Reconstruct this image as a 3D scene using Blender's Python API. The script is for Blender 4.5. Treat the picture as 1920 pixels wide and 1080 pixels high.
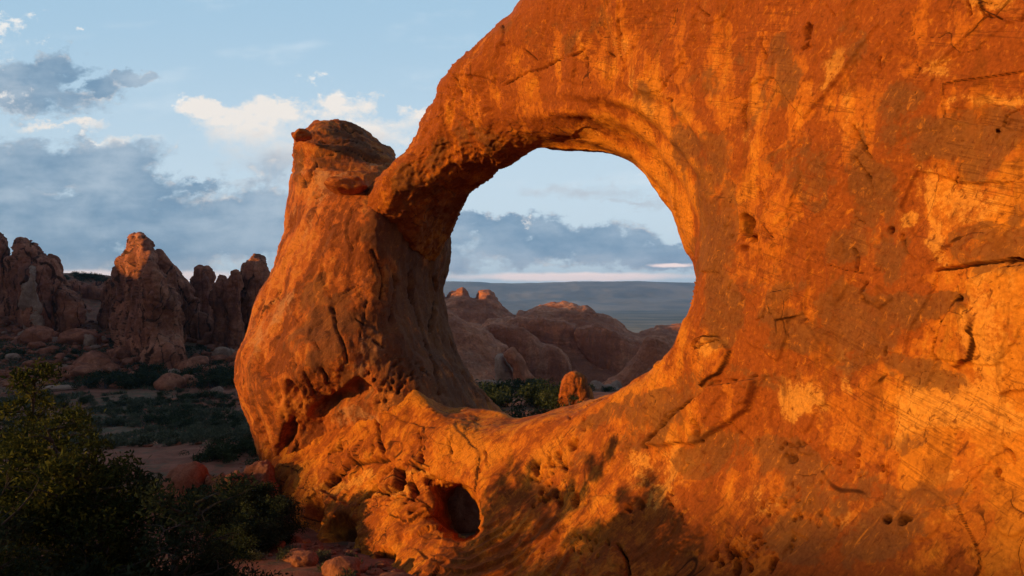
import bpy, math, random
import numpy as np

# ------------------------------------------------------------------ camera, sky, sun, exposure
sc = bpy.context.scene
for o in list(bpy.data.objects):
    bpy.data.objects.remove(o)
COL = sc.collection
FPX = 1280.0            # focal length in pixels of the 1920 px photograph
U0, V0 = 960.0, 560.0   # where the level line of sight meets the picture

cam_d = bpy.data.cameras.new('camera')
cam_d.sensor_width = 36.0
cam_d.lens = 36.0 * FPX / 1920.0
cam_d.shift_y = 20.0 / 1920.0
cam_d.clip_start = 0.1
cam_d.clip_end = 60000
cam = bpy.data.objects.new('camera', cam_d)
cam.rotation_euler = (math.radians(90), 0, 0)
COL.objects.link(cam)
sc.camera = cam

SUN_EL = math.radians(11.0)
SUN_DIR = np.array([-0.90, -0.42, 0.0])
SUN_DIR /= np.linalg.norm(SUN_DIR)
S3 = np.array([SUN_DIR[0] * math.cos(SUN_EL), SUN_DIR[1] * math.cos(SUN_EL), math.sin(SUN_EL)])
sun_d = bpy.data.lights.new('sun', 'SUN')
sun_d.energy = 5.0
sun_d.angle = math.radians(0.5)
sun_d.color = (1.0, 0.61, 0.15)
sun = bpy.data.objects.new('sun', sun_d)
from mathutils import Vector
sun.rotation_euler = Vector((-S3[0], -S3[1], -S3[2])).to_track_quat('-Z', 'Y').to_euler()
sun.location = (-30, -20, 30)
COL.objects.link(sun)

sc.view_settings.view_transform = 'Standard'
sc.view_settings.look = 'None'
sc.view_settings.exposure = 0.2
sc.view_settings.gamma = 1.0
sc.view_settings.use_curve_mapping = False
sc.cycles.use_denoising = True
sc.cycles.max_bounces = 5
sc.cycles.diffuse_bounces = 2
sc.cycles.volume_bounces = 0
sc.cycles.transparent_max_bounces = 4
sc.cycles.use_adaptive_sampling = True
sc.cycles.adaptive_threshold = 0.01


class NB:
    """short-hand for building node trees"""
    def __init__(self, tree):
        self.t = tree

    def new(self, typ, **props):
        n = self.t.nodes.new(typ)
        for k, v in props.items():
            setattr(n, k, v)
        return n

    def put(self, sock, val):
        if val is None:
            return
        if isinstance(val, bpy.types.NodeSocket):
            self.t.links.new(val, sock)
        else:
            sock.default_value = val

    def m(self, op, a, b=None, c=None, clamp=False):
        n = self.new('ShaderNodeMath', operation=op, use_clamp=clamp)
        self.put(n.inputs[0], a)
        self.put(n.inputs[1], b)
        self.put(n.inputs[2], c)
        return n.outputs[0]

    def noise(self, vec, scale, detail=6, rough=0.55, dist=0.0, lac=2.0, dims='3D'):
        n = self.new('ShaderNodeTexNoise', noise_dimensions=dims)
        self.put(n.inputs['Vector'], vec)
        n.inputs['Scale'].default_value = scale
        n.inputs['Detail'].default_value = detail
        n.inputs['Roughness'].default_value = rough
        n.inputs['Distortion'].default_value = dist
        n.inputs['Lacunarity'].default_value = lac
        return n.outputs[0]

    def sstep(self, x, lo, hi):
        n = self.new('ShaderNodeMapRange', interpolation_type='SMOOTHSTEP')
        self.put(n.inputs['Value'], x)
        n.inputs['From Min'].default_value = lo
        n.inputs['From Max'].default_value = hi
        return n.outputs[0]

    def mix(self, fac, a, b, blend='MIX'):
        n = self.new('ShaderNodeMix', data_type='RGBA', blend_type=blend)
        self.put(n.inputs[0], fac)
        for s, v in ((n.inputs[6], a), (n.inputs[7], b)):
            if not isinstance(v, bpy.types.NodeSocket):
                v = (*v, 1.0) if len(v) == 3 else v
            self.put(s, v)
        return n.outputs[2]

    def vmul(self, vec, s):
        n = self.new('ShaderNodeVectorMath', operation='MULTIPLY')
        self.put(n.inputs[0], vec)
        n.inputs[1].default_value = s
        return n.outputs[0]


# ---- world: Nishita sky with clouds laid out by direction
world = bpy.data.worlds.new('World')
sc.world = world
world.use_nodes = True
wt = world.node_tree
wt.nodes.clear()
w = NB(wt)
sky = w.new('ShaderNodeTexSky', sky_type='NISHITA')
sky.sun_disc = False
sky.sun_elevation = SUN_EL
sky.sun_rotation = math.atan2(SUN_DIR[0], SUN_DIR[1])
sky.air_density = 1.0
sky.dust_density = 0.6
sky.ozone_density = 1.5
SKY_STRENGTH = 0.09
tc = w.new('ShaderNodeTexCoord')
sep = w.new('ShaderNodeSeparateXYZ')
w.put(sep.inputs[0], tc.outputs['Generated'])
yy = w.m('MAXIMUM', w.m('ABSOLUTE', sep.outputs[1]), 0.18)
cu = w.m('MULTIPLY_ADD', w.m('DIVIDE', sep.outputs[0], yy), 1.28, 0.96)
cv = w.m('MULTIPLY_ADD', w.m('DIVIDE', sep.outputs[2], yy), -1.28, 0.56)
cw = w.new('ShaderNodeCombineXYZ')
w.put(cw.inputs[0], cu)
w.put(cw.inputs[1], w.m('MULTIPLY', cv, 1.4))
wu = w.m('SUBTRACT', w.noise(cw.outputs[0], 13.0, 9, 0.62), 0.5)
cw2 = w.new('ShaderNodeCombineXYZ')
w.put(cw2.inputs[0], w.m('ADD', cu, 7.3))
w.put(cw2.inputs[1], w.m('MULTIPLY_ADD', cv, 1.4, 3.1))
wv_ = w.m('SUBTRACT', w.noise(cw2.outputs[0], 13.0, 9, 0.62), 0.5)
ecu = w.m('MULTIPLY_ADD', wu, 0.17, cu)
ecv = w.m('MULTIPLY_ADD', wv_, 0.10, cv)
comb = w.new('ShaderNodeCombineXYZ')
w.put(comb.inputs[0], cu)
w.put(comb.inputs[1], w.m('MULTIPLY', cv, 1.5))
pos = comb.outputs[0]
n_big = w.m('SUBTRACT', w.noise(pos, 7.0, 9, 0.60, 0.15), 0.5)
n_fine = w.m('SUBTRACT', w.noise(pos, 17.0, 9, 0.66, 0.35), 0.5)
comb2 = w.new('ShaderNodeCombineXYZ')
w.put(comb2.inputs[0], w.m('MULTIPLY_ADD', cv, 0.25, cu))
w.put(comb2.inputs[1], w.m('MULTIPLY', cv, 4.0))
n_tiny = w.m('SUBTRACT', w.noise(pos, 40.0, 6, 0.6, 0.3), 0.5)
n_streak = w.m('SUBTRACT', w.noise(comb2.outputs[0], 4.0, 7, 0.55, 0.1), 0.5)


def ellipses(lst, calm=False):
    out = None
    eu, ev = (w.m('MULTIPLY_ADD', wu, 0.06, cu), w.m('MULTIPLY_ADD', wv_, 0.012, cv)) if calm else (ecu, ecv)
    for (a, b, rx, ry) in lst:
        dx = w.m('MULTIPLY_ADD', eu, 1000.0 / rx, -a / rx)
        dy = w.m('MULTIPLY_ADD', ev, 1000.0 / ry, -b / ry)
        r = w.m('SQRT', w.m('ADD', w.m('MULTIPLY', dx, dx), w.m('MULTIPLY', dy, dy)))
        e = w.m('SUBTRACT', 1.0, r)
        out = e if out is None else w.m('MAXIMUM', out, e)
    return w.m('MAXIMUM', out, -1.5)


nish = w.mix(1.0, sky.outputs[0], (1.0, 1.0, 1.0), 'MULTIPLY')
STR = 1.0 / SKY_STRENGTH


def K(r, g, b):     # a radiance as it should appear, scaled for the Background strength
    return (r * STR, g * STR, b * STR)


# clear air above, lightening towards the horizon
elev = w.m('SUBTRACT', 0.56, cv)
clear = w.mix(w.sstep(elev, 0.0, 0.62), K(0.62, 0.73, 0.80), K(0.345, 0.525, 0.68))
front = w.sstep(sep.outputs[1], 0.12, 0.5)
base = w.mix(w.m('MULTIPLY', front, 0.97), nish, clear)
# thin high veil
veil = w.sstep(w.m('ADD', n_streak, w.m('MULTIPLY', n_big, 0.5)), 0.02, 0.35)
base = w.mix(w.m('MULTIPLY', veil, 0.35), base, K(0.80, 0.84, 0.86))
# warm white cumulus
e1 = ellipses([(640, 205, 90, 40), (540, 215, 100, 36), (380, 205, 60, 24), (500, 250, 170, 66), (600, 235, 120, 50), (420, 225, 90, 40), (690, 260, 120, 60), (530, 290, 150, 70),
               (790, 218, 45, 22), (100, 236, 110, 13), (230, 262, 90, 12), (1080, 358, 150, 22), (1180, 380, 80, 12),
               (30, 185, 70, 40), (1240, 470, 60, 18), (470, 350, 120, 14), (760, 265, 60, 22)])
d1 = w.m('ADD', w.m('MULTIPLY', e1, 0.8), w.m('ADD', w.m('MULTIPLY', n_big, 2.0), w.m('MULTIPLY', n_fine, 0.9)))
wid = w.m('MULTIPLY_ADD', w.sstep(cv, 0.19, 0.30), 0.60, 0.30)
a1 = w.m('DIVIDE', w.m('SUBTRACT', d1, 0.10), wid, clamp=True)
shade1 = w.sstep(w.m('ADD', w.m('MULTIPLY', w.m('SUBTRACT', cv, 0.252), 10.0), w.m('MULTIPLY', n_big, 2.2)), -0.1, 0.75)
c1 = w.mix(shade1, K(0.84, 0.77, 0.70), K(0.46, 0.49, 0.535))
base = w.mix(w.m('MULTIPLY', a1, 0.92), base, c1)
# blue-grey banks
e2 = ellipses([(60, 170, 150, 60), (120, 130, 75, 40), (180, 165, 60, 34), (235, 150, 50, 18), (100, 320, 300, 72),
               (250, 345, 190, 55), (360, 350, 90, 34), (100, 420, 620, 130), (450, 420, 150, 80), 
               (1060, 460, 280, 50), (930, 425, 130, 26), (1250, 480, 200, 34), (700, 470, 300, 70), (1500, 470, 300, 50),
               (-300, 350, 350, 160)])
d2 = w.m('ADD', w.m('MULTIPLY', e2, 0.95), w.m('ADD', w.m('MULTIPLY', n_big, 2.1), w.m('MULTIPLY', n_fine, 0.95)))
a2 = w.sstep(d2, 0.0, 0.40)
tone2 = w.sstep(w.m('ADD', w.m('MULTIPLY', n_big, 2.0), w.m('MULTIPLY', n_streak, 1.6)), -0.45, 0.55)
c2 = w.mix(tone2, K(0.155, 0.265, 0.39), K(0.38, 0.475, 0.57))
glow2 = w.sstep(w.m('ADD', cv, w.m('MULTIPLY', n_streak, 0.06)), 0.46, 0.535)
c2 = w.mix(w.m('MULTIPLY', glow2, 0.3), c2, K(0.80, 0.70, 0.68))
# sunlit rim where the bank is thin
rim = w.m('MULTIPLY', w.sstep(d2, 0.02, 0.22), w.m('SUBTRACT', 1.0, w.sstep(d2, 0.22, 0.5)))
rim = w.m('MULTIPLY', rim, w.sstep(n_fine, -0.02, 0.2))
c2 = w.mix(w.m('MULTIPLY', rim, 0.85), c2, K(0.80, 0.72, 0.65))
base = w.mix(w.m('MULTIPLY', a2, 0.95), base, c2)
# pale strip low over the far range
e4 = ellipses([(1060, 519, 330, 11), (200, 520, 420, 18), (1260, 497, 60, 6), (380, 528, 90, 14)], True)
d4 = w.m('ADD', e4, w.m('MULTIPLY', n_streak, 0.9))
base = w.mix(w.m('MULTIPLY', w.sstep(d4, 0.0, 0.6), 0.85), base, K(1.35, 1.02, 0.90))
# small bright puffs
e3 = ellipses([(18, 48, 80, 52), (-20, 60, 90, 70), (25, 40, 50, 40), (600, 158, 32, 22), (590, 180, 30, 16), (340, 188, 26, 12), (312, 200, 14, 9),
               (160, 62, 22, 8), (668, 184, 26, 10), (800, 208, 28, 10), (20, 178, 42, 20), (1200, 325, 22, 7), (1215, 345, 26, 8),
               (990, 414, 30, 5), (420, 342, 70, 8), (200, 258, 80, 9)])
d3 = w.m('ADD', w.m('MULTIPLY', e3, 0.5), w.m('ADD', w.m('MULTIPLY', n_fine, 2.6), w.m('MULTIPLY', n_tiny, 1.6)))
a3 = w.m('MULTIPLY', w.sstep(d3, 0.20, 0.75), 0.9)
base = w.mix(w.m('MULTIPLY', a3, 0.95), base, K(0.86, 0.82, 0.77))
bgn = w.new('ShaderNodeBackground')
w.put(bgn.inputs[0], base)
bgn.inputs[1].default_value = SKY_STRENGTH
wout = w.new('ShaderNodeOutputWorld')
wt.links.new(bgn.outputs[0], wout.inputs[0])
world.cycles.sampling_method = 'MANUAL'
world.cycles.sample_map_resolution = 512


# ------------------------------------------------------------------ numeric helpers
def W(u, v, d):
    return np.array([(u - U0) / FPX * d, d, (V0 - v) / FPX * d])


def _hash(ix, iy, iz, seed):
    h = (ix.astype(np.uint32) * np.uint32(374761393)) ^ (iy.astype(np.uint32) * np.uint32(668265263)) \
        ^ (iz.astype(np.uint32) * np.uint32(2147483647 ^ 0x5bd1e995)) ^ np.uint32((seed * 2654435761) & 0xffffffff)
    h = (h ^ (h >> np.uint32(13))) * np.uint32(1274126177)
    h = h ^ (h >> np.uint32(16))
    return (h & np.uint32(0xffffff)).astype(np.float32) * np.float32(2.0 / 0xffffff) - np.float32(1.0)


def vnoise(P, seed=0):
    F = np.floor(P)
    I = F.astype(np.int64)
    f = (P - F).astype(np.float32)
    f = f * f * f * (f * (f * 6 - 15) + 10)
    x, y, z = I[:, 0], I[:, 1], I[:, 2]
    r = []
    for dz in (0, 1):
        a = _hash(x, y, z + dz, seed)
        b = _hash(x + 1, y, z + dz, seed)
        c = _hash(x, y + 1, z + dz, seed)
        d = _hash(x + 1, y + 1, z + dz, seed)
        e = a + (b - a) * f[:, 0]
        g = c + (d - c) * f[:, 0]
        r.append(e + (g - e) * f[:, 1])
    return r[0] + (r[1] - r[0]) * f[:, 2]


ROT = np.array([[0.36, 0.48, -0.8], [-0.8, 0.6, 0.0], [0.48, 0.64, 0.6]])


def fbm(P, scale=1.0, octv=4, seed=0, gain=0.5, ridged=False):
    Q = np.asarray(P, dtype=np.float64) * scale
    s, a, tot = 0.0, 1.0, 0.0
    for i in range(octv):
        n = vnoise(Q, seed + i * 17)
        if ridged:
            n = 1.0 - 2.0 * np.abs(n)
        s = s + a * n
        tot += a
        a *= gain
        Q = Q @ ROT.T * 2.03 + 3.7
    return s / tot


def worley(P, seed=0):
    """distance to the two nearest cell points, and a random number per cell"""
    P = np.asarray(P, float)
    I = np.floor(P).astype(np.int64)
    n = len(P)
    f1 = np.full(n, 9.0, np.float32)
    f2 = np.full(n, 9.0, np.float32)
    idv = np.zeros(n, np.float32)
    fr = (P - I).astype(np.float32)
    for dx in (-1, 0, 1):
        for dy in (-1, 0, 1):
            for dz in (-1, 0, 1):
                a, b, c = I[:, 0] + dx, I[:, 1] + dy, I[:, 2] + dz
                hx = _hash(a, b, c, seed + 1)
                hy = _hash(a, b, c, seed + 2)
                hz_ = _hash(a, b, c, seed + 3)
                d = (dx + .5 + .45 * hx - fr[:, 0]) ** 2 + (dy + .5 + .45 * hy - fr[:, 1]) ** 2 + (dz + .5 + .45 * hz_ - fr[:, 2]) ** 2
                m = d < f1
                f2 = np.where(m, f1, np.minimum(f2, d))
                f1 = np.where(m, d, f1)
                idv = np.where(m, hx * .6 + hy * .4, idv)
    return np.sqrt(f1), np.sqrt(f2), idv


def warp(P, scale, amp, seed):
    return P + amp * np.stack([fbm(P, scale, 2, seed), fbm(P, scale, 2, seed + 5), fbm(P, scale, 2, seed + 9)], 1)


def sst(x, lo, hi):
    t = np.clip((x - lo) / (hi - lo), 0, 1)
    return t * t * (3 - 2 * t)


def smax(a, b, r):
    h = np.clip(0.5 + 0.5 * (a - b) / r, 0, 1)
    return b + (a - b) * h + r * h * (1 - h)


def spline(pts, n=4):
    p = np.array(pts, float)
    p0, p1, p2, p3 = np.roll(p, 1, 0), p, np.roll(p, -1, 0), np.roll(p, -2, 0)
    out = []
    for k in range(n):
        t = k / n
        out.append(0.5 * ((2 * p1) + (-p0 + p2) * t + (2 * p0 - 5 * p1 + 4 * p2 - p3) * t ** 2 + (-p0 + 3 * p1 - 3 * p2 + p3) * t ** 3))
    return np.stack(out, 1).reshape(-1, 2)


def polysd(X, Y, pts, smooth=4):
    """signed distance in pixels, negative inside"""
    p = spline(pts, smooth) if smooth else np.array(pts, float)
    q = np.roll(p, -1, 0)
    best = np.full(X.shape, 1e12)
    ins = np.zeros(X.shape, bool)
    for (ax, ay), (bx, by) in zip(p, q):
        ex, ey = bx - ax, by - ay
        L = ex * ex + ey * ey
        if L < 1e-9:
            continue
        wx, wy = X - ax, Y - ay
        t = np.clip((wx * ex + wy * ey) / L, 0, 1)
        dx, dy = wx - ex * t, wy - ey * t
        np.minimum(best, dx * dx + dy * dy, out=best)
        c = ((ay <= Y) & (by > Y)) | ((by <= Y) & (ay > Y))
        if abs(ey) > 1e-12:
            ins ^= c & (X < ax + ex * (Y - ay) / ey)
    d = np.sqrt(best)
    return np.where(ins, -d, d)


def linedist(X, Y, pts):
    best = np.full(X.shape, 1e12)
    side = np.zeros(X.shape)
    for (ax, ay), (bx, by) in zip(pts[:-1], pts[1:]):
        ex, ey = bx - ax, by - ay
        L = ex * ex + ey * ey + 1e-9
        wx, wy = X - ax, Y - ay
        t = np.clip((wx * ex + wy * ey) / L, 0, 1)
        dd = (wx - ex * t) ** 2 + (wy - ey * t) ** 2
        upd = dd < best
        best = np.where(upd, dd, best)
        side = np.where(upd, np.sign(wx * ey - wy * ex), side)
    return np.sqrt(best), side


class TPS:
    def __init__(self, pts, vals, reg=1e-4, scale=1.0):
        p = np.array(pts, float) * scale
        self.s = scale
        self.p = p
        n = len(p)
        A = np.zeros((n + 3, n + 3))
        r2 = ((p[:, None] - p[None]) ** 2).sum(-1)
        A[:n, :n] = self.k(r2) + reg * np.eye(n)
        A[:n, n] = 1
        A[:n, n + 1:] = p
        A[n, :n] = 1
        A[n + 1:, :n] = p.T
        b = np.zeros(n + 3)
        b[:n] = vals
        self.c = np.linalg.solve(A, b)

    @staticmethod
    def k(r2):
        return 0.5 * r2 * np.log(r2 + 1e-12)

    def __call__(self, X, Y):
        X = X * self.s
        Y = Y * self.s
        n = len(self.p)
        out = self.c[n] + self.c[n + 1] * X + self.c[n + 2] * Y
        for i in range(n):
            out = out + self.c[i] * self.k((X - self.p[i, 0]) ** 2 + (Y - self.p[i, 1]) ** 2)
        return out


def depth_map(ctrl):
    """smooth inverse depth through (u, v, depth) control points"""
    c = np.array(ctrl, float)
    t = TPS(c[:, :2], 1.0 / c[:, 2], 1e-3, 1 / 300.0)
    return lambda X, Y: 1.0 / np.clip(t(X, Y), 1 / 400.0, 1 / 6.0)


def nets(F):
    s = F < 0
    c = np.zeros(tuple(n - 1 for n in F.shape), np.uint8)
    offs = [(i, j, k) for i in (0, 1) for j in (0, 1) for k in (0, 1)]
    for (i, j, k) in offs:
        c += s[i:s.shape[0] - 1 + i, j:s.shape[1] - 1 + j, k:s.shape[2] - 1 + k]
    act = (c > 0) & (c < 8)
    A = np.argwhere(act)
    idx = np.full(act.shape, -1, np.int64)
    idx[act] = np.arange(len(A))
    acc = np.zeros((len(A), 3))
    cnt = np.zeros(len(A))
    for ax in range(3):
        o1 = [a for a in range(3) if a != ax]
        for p in (0, 1):
            for q in (0, 1):
                off = np.zeros(3, int)
                off[o1[0]] = p
                off[o1[1]] = q
                B = A + off
                f0 = F[B[:, 0], B[:, 1], B[:, 2]]
                C = B.copy()
                C[:, ax] += 1
                f1 = F[C[:, 0], C[:, 1], C[:, 2]]
                m = (f0 < 0) != (f1 < 0)
                t = f0[m] / (f0[m] - f1[m])
                pt = B[m].astype(float)
                pt[:, ax] += t
                acc[m] += pt
                cnt[m] += 1
    V = acc / cnt[:, None]
    quads = []
    for ax in range(3):
        b, d = (ax + 1) % 3, (ax + 2) % 3
        sl0 = [slice(None)] * 3
        sl1 = [slice(None)] * 3
        sl0[ax] = slice(0, -1)
        sl1[ax] = slice(1, None)
        a0, a1 = s[tuple(sl0)], s[tuple(sl1)]
        E = np.argwhere(a0 != a1)
        ok = (E[:, b] > 0) & (E[:, b] < F.shape[b] - 1) & (E[:, d] > 0) & (E[:, d] < F.shape[d] - 1)
        E = E[ok]
        ins = a0[E[:, 0], E[:, 1], E[:, 2]]

        def cell(db, dd):
            G = E.copy()
            G[:, b] += db
            G[:, d] += dd
            return idx[G[:, 0], G[:, 1], G[:, 2]]
        q = np.stack([cell(-1, -1), cell(0, -1), cell(0, 0), cell(-1, 0)], 1)
        q[~ins] = q[~ins][:, ::-1]
        quads.append(q)
    return V, np.concatenate(quads)


def vnormals(V, Q):
    n = np.cross(V[Q[:, 2]] - V[Q[:, 0]], V[Q[:, 3]] - V[Q[:, 1]])
    out = np.zeros_like(V)
    for k in range(Q.shape[1]):
        for a in range(3):
            out[:, a] += np.bincount(Q[:, k], n[:, a], len(V))
    return out / (np.linalg.norm(out, axis=1, keepdims=True) + 1e-12)


def mesh_np(name, V, Q, mat=None, smooth=True, attrs=None):
    me = bpy.data.meshes.new(name)
    n, k = Q.shape
    me.vertices.add(len(V))
    me.vertices.foreach_set('co', np.asarray(V, np.float32).ravel())
    me.loops.add(n * k)
    me.loops.foreach_set('vertex_index', Q.astype(np.int32).ravel())
    me.polygons.add(n)
    me.polygons.foreach_set('loop_start', np.arange(0, n * k, k, dtype=np.int32))
    me.polygons.foreach_set('use_smooth', np.full(n, smooth))
    for an, av in (attrs or {}).items():
        a = me.attributes.new(an, 'FLOAT', 'POINT')
        a.data.foreach_set('value', np.asarray(av, np.float32))
    me.update(calc_edges=True)
    me.validate()
    if mat:
        me.materials.append(mat)
    return me


def obj(name, me, parent=None, loc=(0, 0, 0), label=None, cat=None, group=None, kind=None):
    o = bpy.data.objects.new(name, me)
    COL.objects.link(o)
    o.location = loc
    if parent is not None:
        o.parent = parent
    if label:
        o['label'] = label
    if cat:
        o['category'] = cat
    if group:
        o['group'] = group
    if kind:
        o['kind'] = kind
    return o


def axis(lo, hi, fine_lo, fine_hi, step, coarse):
    a = np.arange(lo, fine_lo, coarse)
    b = np.arange(fine_lo, fine_hi, step)
    c = np.arange(fine_hi, hi + coarse, coarse)
    return np.concatenate([a, b, c])


def solid(Ua, Va, outer, df, th, r, nt, hole_f=None, hole_b=None, rough=None, smooth=4):
    """closed rock body from outlines given as sight-lines, a front depth map and a thickness.
    Returns world vertices, quads and per-vertex (u, v, depth behind the front face)."""
    X, Y = np.meshgrid(Ua, Va, indexing='ij')
    D = df(X, Y)
    T = th(X, Y) if callable(th) else np.full(X.shape, float(th))
    so = polysd(X, Y, outer, smooth)
    if rough is not None:
        so = so + rough(X, Y)
    tt = np.linspace(-1.0 / (nt - 3), 1 + 1.0 / (nt - 3), nt)
    F = np.empty(X.shape + (nt,), np.float32)
    hf = [polysd(X, Y, h, smooth) for h in (hole_f or [])]
    hb = [polysd(X, Y, h, smooth) for h in (hole_b or [])]
    if hf:
        Pn = np.stack([X, Y, X * 0], -1).reshape(-1, 3)
        for q in range(len(hf)):
            am = 2.0 if q == 0 else 6.0
            hf[q] = hf[q] + am * fbm(Pn, 1 / 22.0, 4, 60 + q, .6).reshape(X.shape)
            hb[q] = hb[q] + .6 * am * fbm(Pn, 1 / 22.0, 4, 70 + q, .6).reshape(X.shape)
    for k, t in enumerate(tt):
        M = so
        tc_ = min(max(t, 0), 1)
        for a, b in zip(hf, hb):
            th_ = min(tc_ / .62, 1.0)
            M = np.maximum(M, -((1 - th_) * a + th_ * b))
        d = D + t * T
        Mm = M * d / FPX
        zz = np.maximum(-t * T, (t - 1) * T)
        F[:, :, k] = smax(Mm, zz, r)
    F[0], F[-1], F[:, 0], F[:, -1] = 1, 1, 1, 1
    F[:, :, 0], F[:, :, -1] = 1, 1
    V, Q = nets(F)
    iu, iv = V[:, 0], V[:, 1]
    u = np.interp(iu, np.arange(len(Ua)), Ua)
    v = np.interp(iv, np.arange(len(Va)), Va)
    i0 = np.clip(iu.astype(int), 0, len(Ua) - 2)
    j0 = np.clip(iv.astype(int), 0, len(Va) - 2)
    fu, fv = iu - i0, iv - j0

    def bil(G):
        return (G[i0, j0] * (1 - fu) + G[i0 + 1, j0] * fu) * (1 - fv) + (G[i0, j0 + 1] * (1 - fu) + G[i0 + 1, j0 + 1] * fu) * fv
    t = np.interp(V[:, 2], np.arange(nt), tt)
    back = t * bil(T)
    d = bil(D) + back
    P = np.stack([(u - U0) / FPX * d, d, (V0 - v) / FPX * d], 1)
    return P, Q, u, v, back


# ------------------------------------------------------------------ materials
def rock_material(name, c0, c1, c2, scale=1.0, dark=(0.10, 0.045, 0.025), pale=(0.62, 0.33, 0.13), bump=1.0,
                  strata=0.0, streak=0.5, rough=0.9, grain=1.0, strokes=0.0, beds=0.0, sfreq=0.9, dmix=0.82, auto_dark=0.0, auto_pale=0.0):
    m = bpy.data.materials.new(name)
    m.use_nodes = True
    t = m.node_tree
    t.nodes.clear()
    b = NB(t)
    co = b.new('ShaderNodeTexCoord').outputs['Object']
    n1 = b.noise(co, 0.30 * scale, 9, 0.62, 0.6)
    n2 = b.noise(b.vmul(co, (1.0, 1.0, 0.22)), 1.3 * scale, 8, 0.65, 0.5)
    n3 = b.noise(co, 3.2 * scale, 9, 0.70, 0.3)
    n4 = b.noise(co, 14.0 * scale, 6, 0.72)
    f = b.m('ADD', b.m('MULTIPLY', n1, 0.55), b.m('ADD', b.m('MULTIPLY', n2, 0.45 * streak), b.m('MULTIPLY', n3, 0.45 - 0.2 * streak)))
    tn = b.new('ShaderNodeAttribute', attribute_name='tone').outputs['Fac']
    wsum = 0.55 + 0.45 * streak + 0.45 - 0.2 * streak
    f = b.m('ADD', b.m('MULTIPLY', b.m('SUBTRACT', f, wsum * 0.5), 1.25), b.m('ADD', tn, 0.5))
    ramp = b.new('ShaderNodeValToRGB')
    b.put(ramp.inputs[0], f)
    e = ramp.color_ramp.elements
    e[0].position, e[0].color = 0.44, (*c0, 1)
    e[1].position, e[1].color = 0.56, (*c2, 1)
    for kp, kc in ((0.465, tuple(.45 * x + .55 * y for x, y in zip(c0, c1))), (0.48, c1), (0.525, c1)):
        k = e.new(kp)
        k.color = (*kc, 1)
    col = ramp.outputs[0]
    if strata > 0:
        sp = b.new('ShaderNodeSeparateXYZ')
        b.put(sp.inputs[0], co)
        zc = b.m('MULTIPLY_ADD', n1, 2.5 / scale, sp.outputs[2])
        cz = b.new('ShaderNodeCombineXYZ')
        b.put(cz.inputs[2], zc)
        ns = b.noise(cz.outputs[0], sfreq * scale, 7, 0.7)
        col = b.mix(b.m('MULTIPLY', b.sstep(ns, 0.42, 0.6), strata), col, tuple(x * 0.62 for x in c0))
        col = b.mix(b.m('MULTIPLY', b.sstep(ns, 0.36, 0.30), strata * 0.5), col, c2)
    ad = b.new('ShaderNodeAttribute', attribute_name='dark').outputs['Fac']
    ap = b.new('ShaderNodeAttribute', attribute_name='pale').outputs['Fac']
    w3 = b.m('SUBTRACT', b.m('ADD', b.m('MULTIPLY', n3, 0.6), b.m('MULTIPLY', n4, 0.4)), 0.5)
    sd_ = b.m('ADD', ad, b.m('MULTIPLY', w3, 2.2))
    sp_ = b.m('ADD', ap, b.m('MULTIPLY', w3, 2.4))
    fd = b.m('ADD', b.m('MULTIPLY', b.sstep(sd_, 0.43, 0.57), 0.62), b.m('MULTIPLY', b.sstep(sd_, 0.1, 1.0), 0.38))
    fp = b.m('ADD', b.m('MULTIPLY', b.sstep(sp_, 0.52, 0.66), 0.5), b.m('MULTIPLY', b.sstep(sp_, 0.1, 1.1), 0.5))
    if auto_dark > 0:
        nd = b.noise(b.vmul(co, (1.0, 1.0, 0.45)), 0.55 * scale, 8, 0.6, 0.8)
        fd = b.m('MAXIMUM', fd, b.m('MULTIPLY', b.sstep(nd, 0.55, 0.64), auto_dark))
    if auto_pale > 0:
        npl = b.noise(co, 0.7 * scale, 9, 0.66, 1.0)
        fp = b.m('MAXIMUM', fp, b.m('MULTIPLY', b.sstep(npl, 0.58, 0.66), auto_pale))
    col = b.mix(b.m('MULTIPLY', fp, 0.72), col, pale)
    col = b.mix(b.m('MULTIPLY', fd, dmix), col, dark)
    if strokes > 0:
        vr = b.new('ShaderNodeVectorRotate', rotation_type='EULER_XYZ')
        b.put(vr.inputs['Vector'], co)
        vr.inputs['Rotation'].default_value = (0.5, 0.7, 0.3)
        nst = b.noise(b.vmul(vr.outputs[0], (0.5, 3.4, 3.4)), 2.3 * scale, 9, 0.72, 0.6)
        col = b.mix(b.m('MULTIPLY', b.sstep(nst, 0.53, 0.66), strokes), col, tuple(x * 0.5 for x in c0))
        col = b.mix(b.m('MULTIPLY', b.sstep(nst, 0.45, 0.33), strokes * 0.7), col, tuple(x * 1.12 for x in c2))
    if beds > .4:
        nr = b.noise(b.vmul(co, (1.5, 1.5, 0.11)), 0.9 * scale, 7, 0.66, 0.4)
        col = b.mix(b.m('MULTIPLY', b.m('MULTIPLY', b.sstep(nr, 0.545, 0.63), b.sstep(n3, 0.36, 0.56)), 0.6), col, tuple(x * 0.42 for x in c1))
    if beds > 0:
        cb = b.new('ShaderNodeCombineXYZ')
        for q, (ax, fq) in enumerate((((-.40, .84, .36), .16), ((.155, -.325, .93), 3.4), ((-.9, -.43, 0), 1.2))):
            dt = b.new('ShaderNodeVectorMath', operation='DOT_PRODUCT')
            b.put(dt.inputs[0], co)
            dt.inputs[1].default_value = ax
            b.put(cb.inputs[q], b.m('MULTIPLY', dt.outputs['Value'], fq))
        nb_ = b.noise(cb.outputs[0], 0.8 * scale, 7, 0.66, 0.7)
        ln = b.m('SUBTRACT', 1.0, b.sstep(b.m('ABSOLUTE', b.m('SUBTRACT', nb_, 0.5)), 0.004, 0.022))
        ln = b.m('MULTIPLY', ln, b.sstep(n1, 0.44, 0.56))
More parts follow.
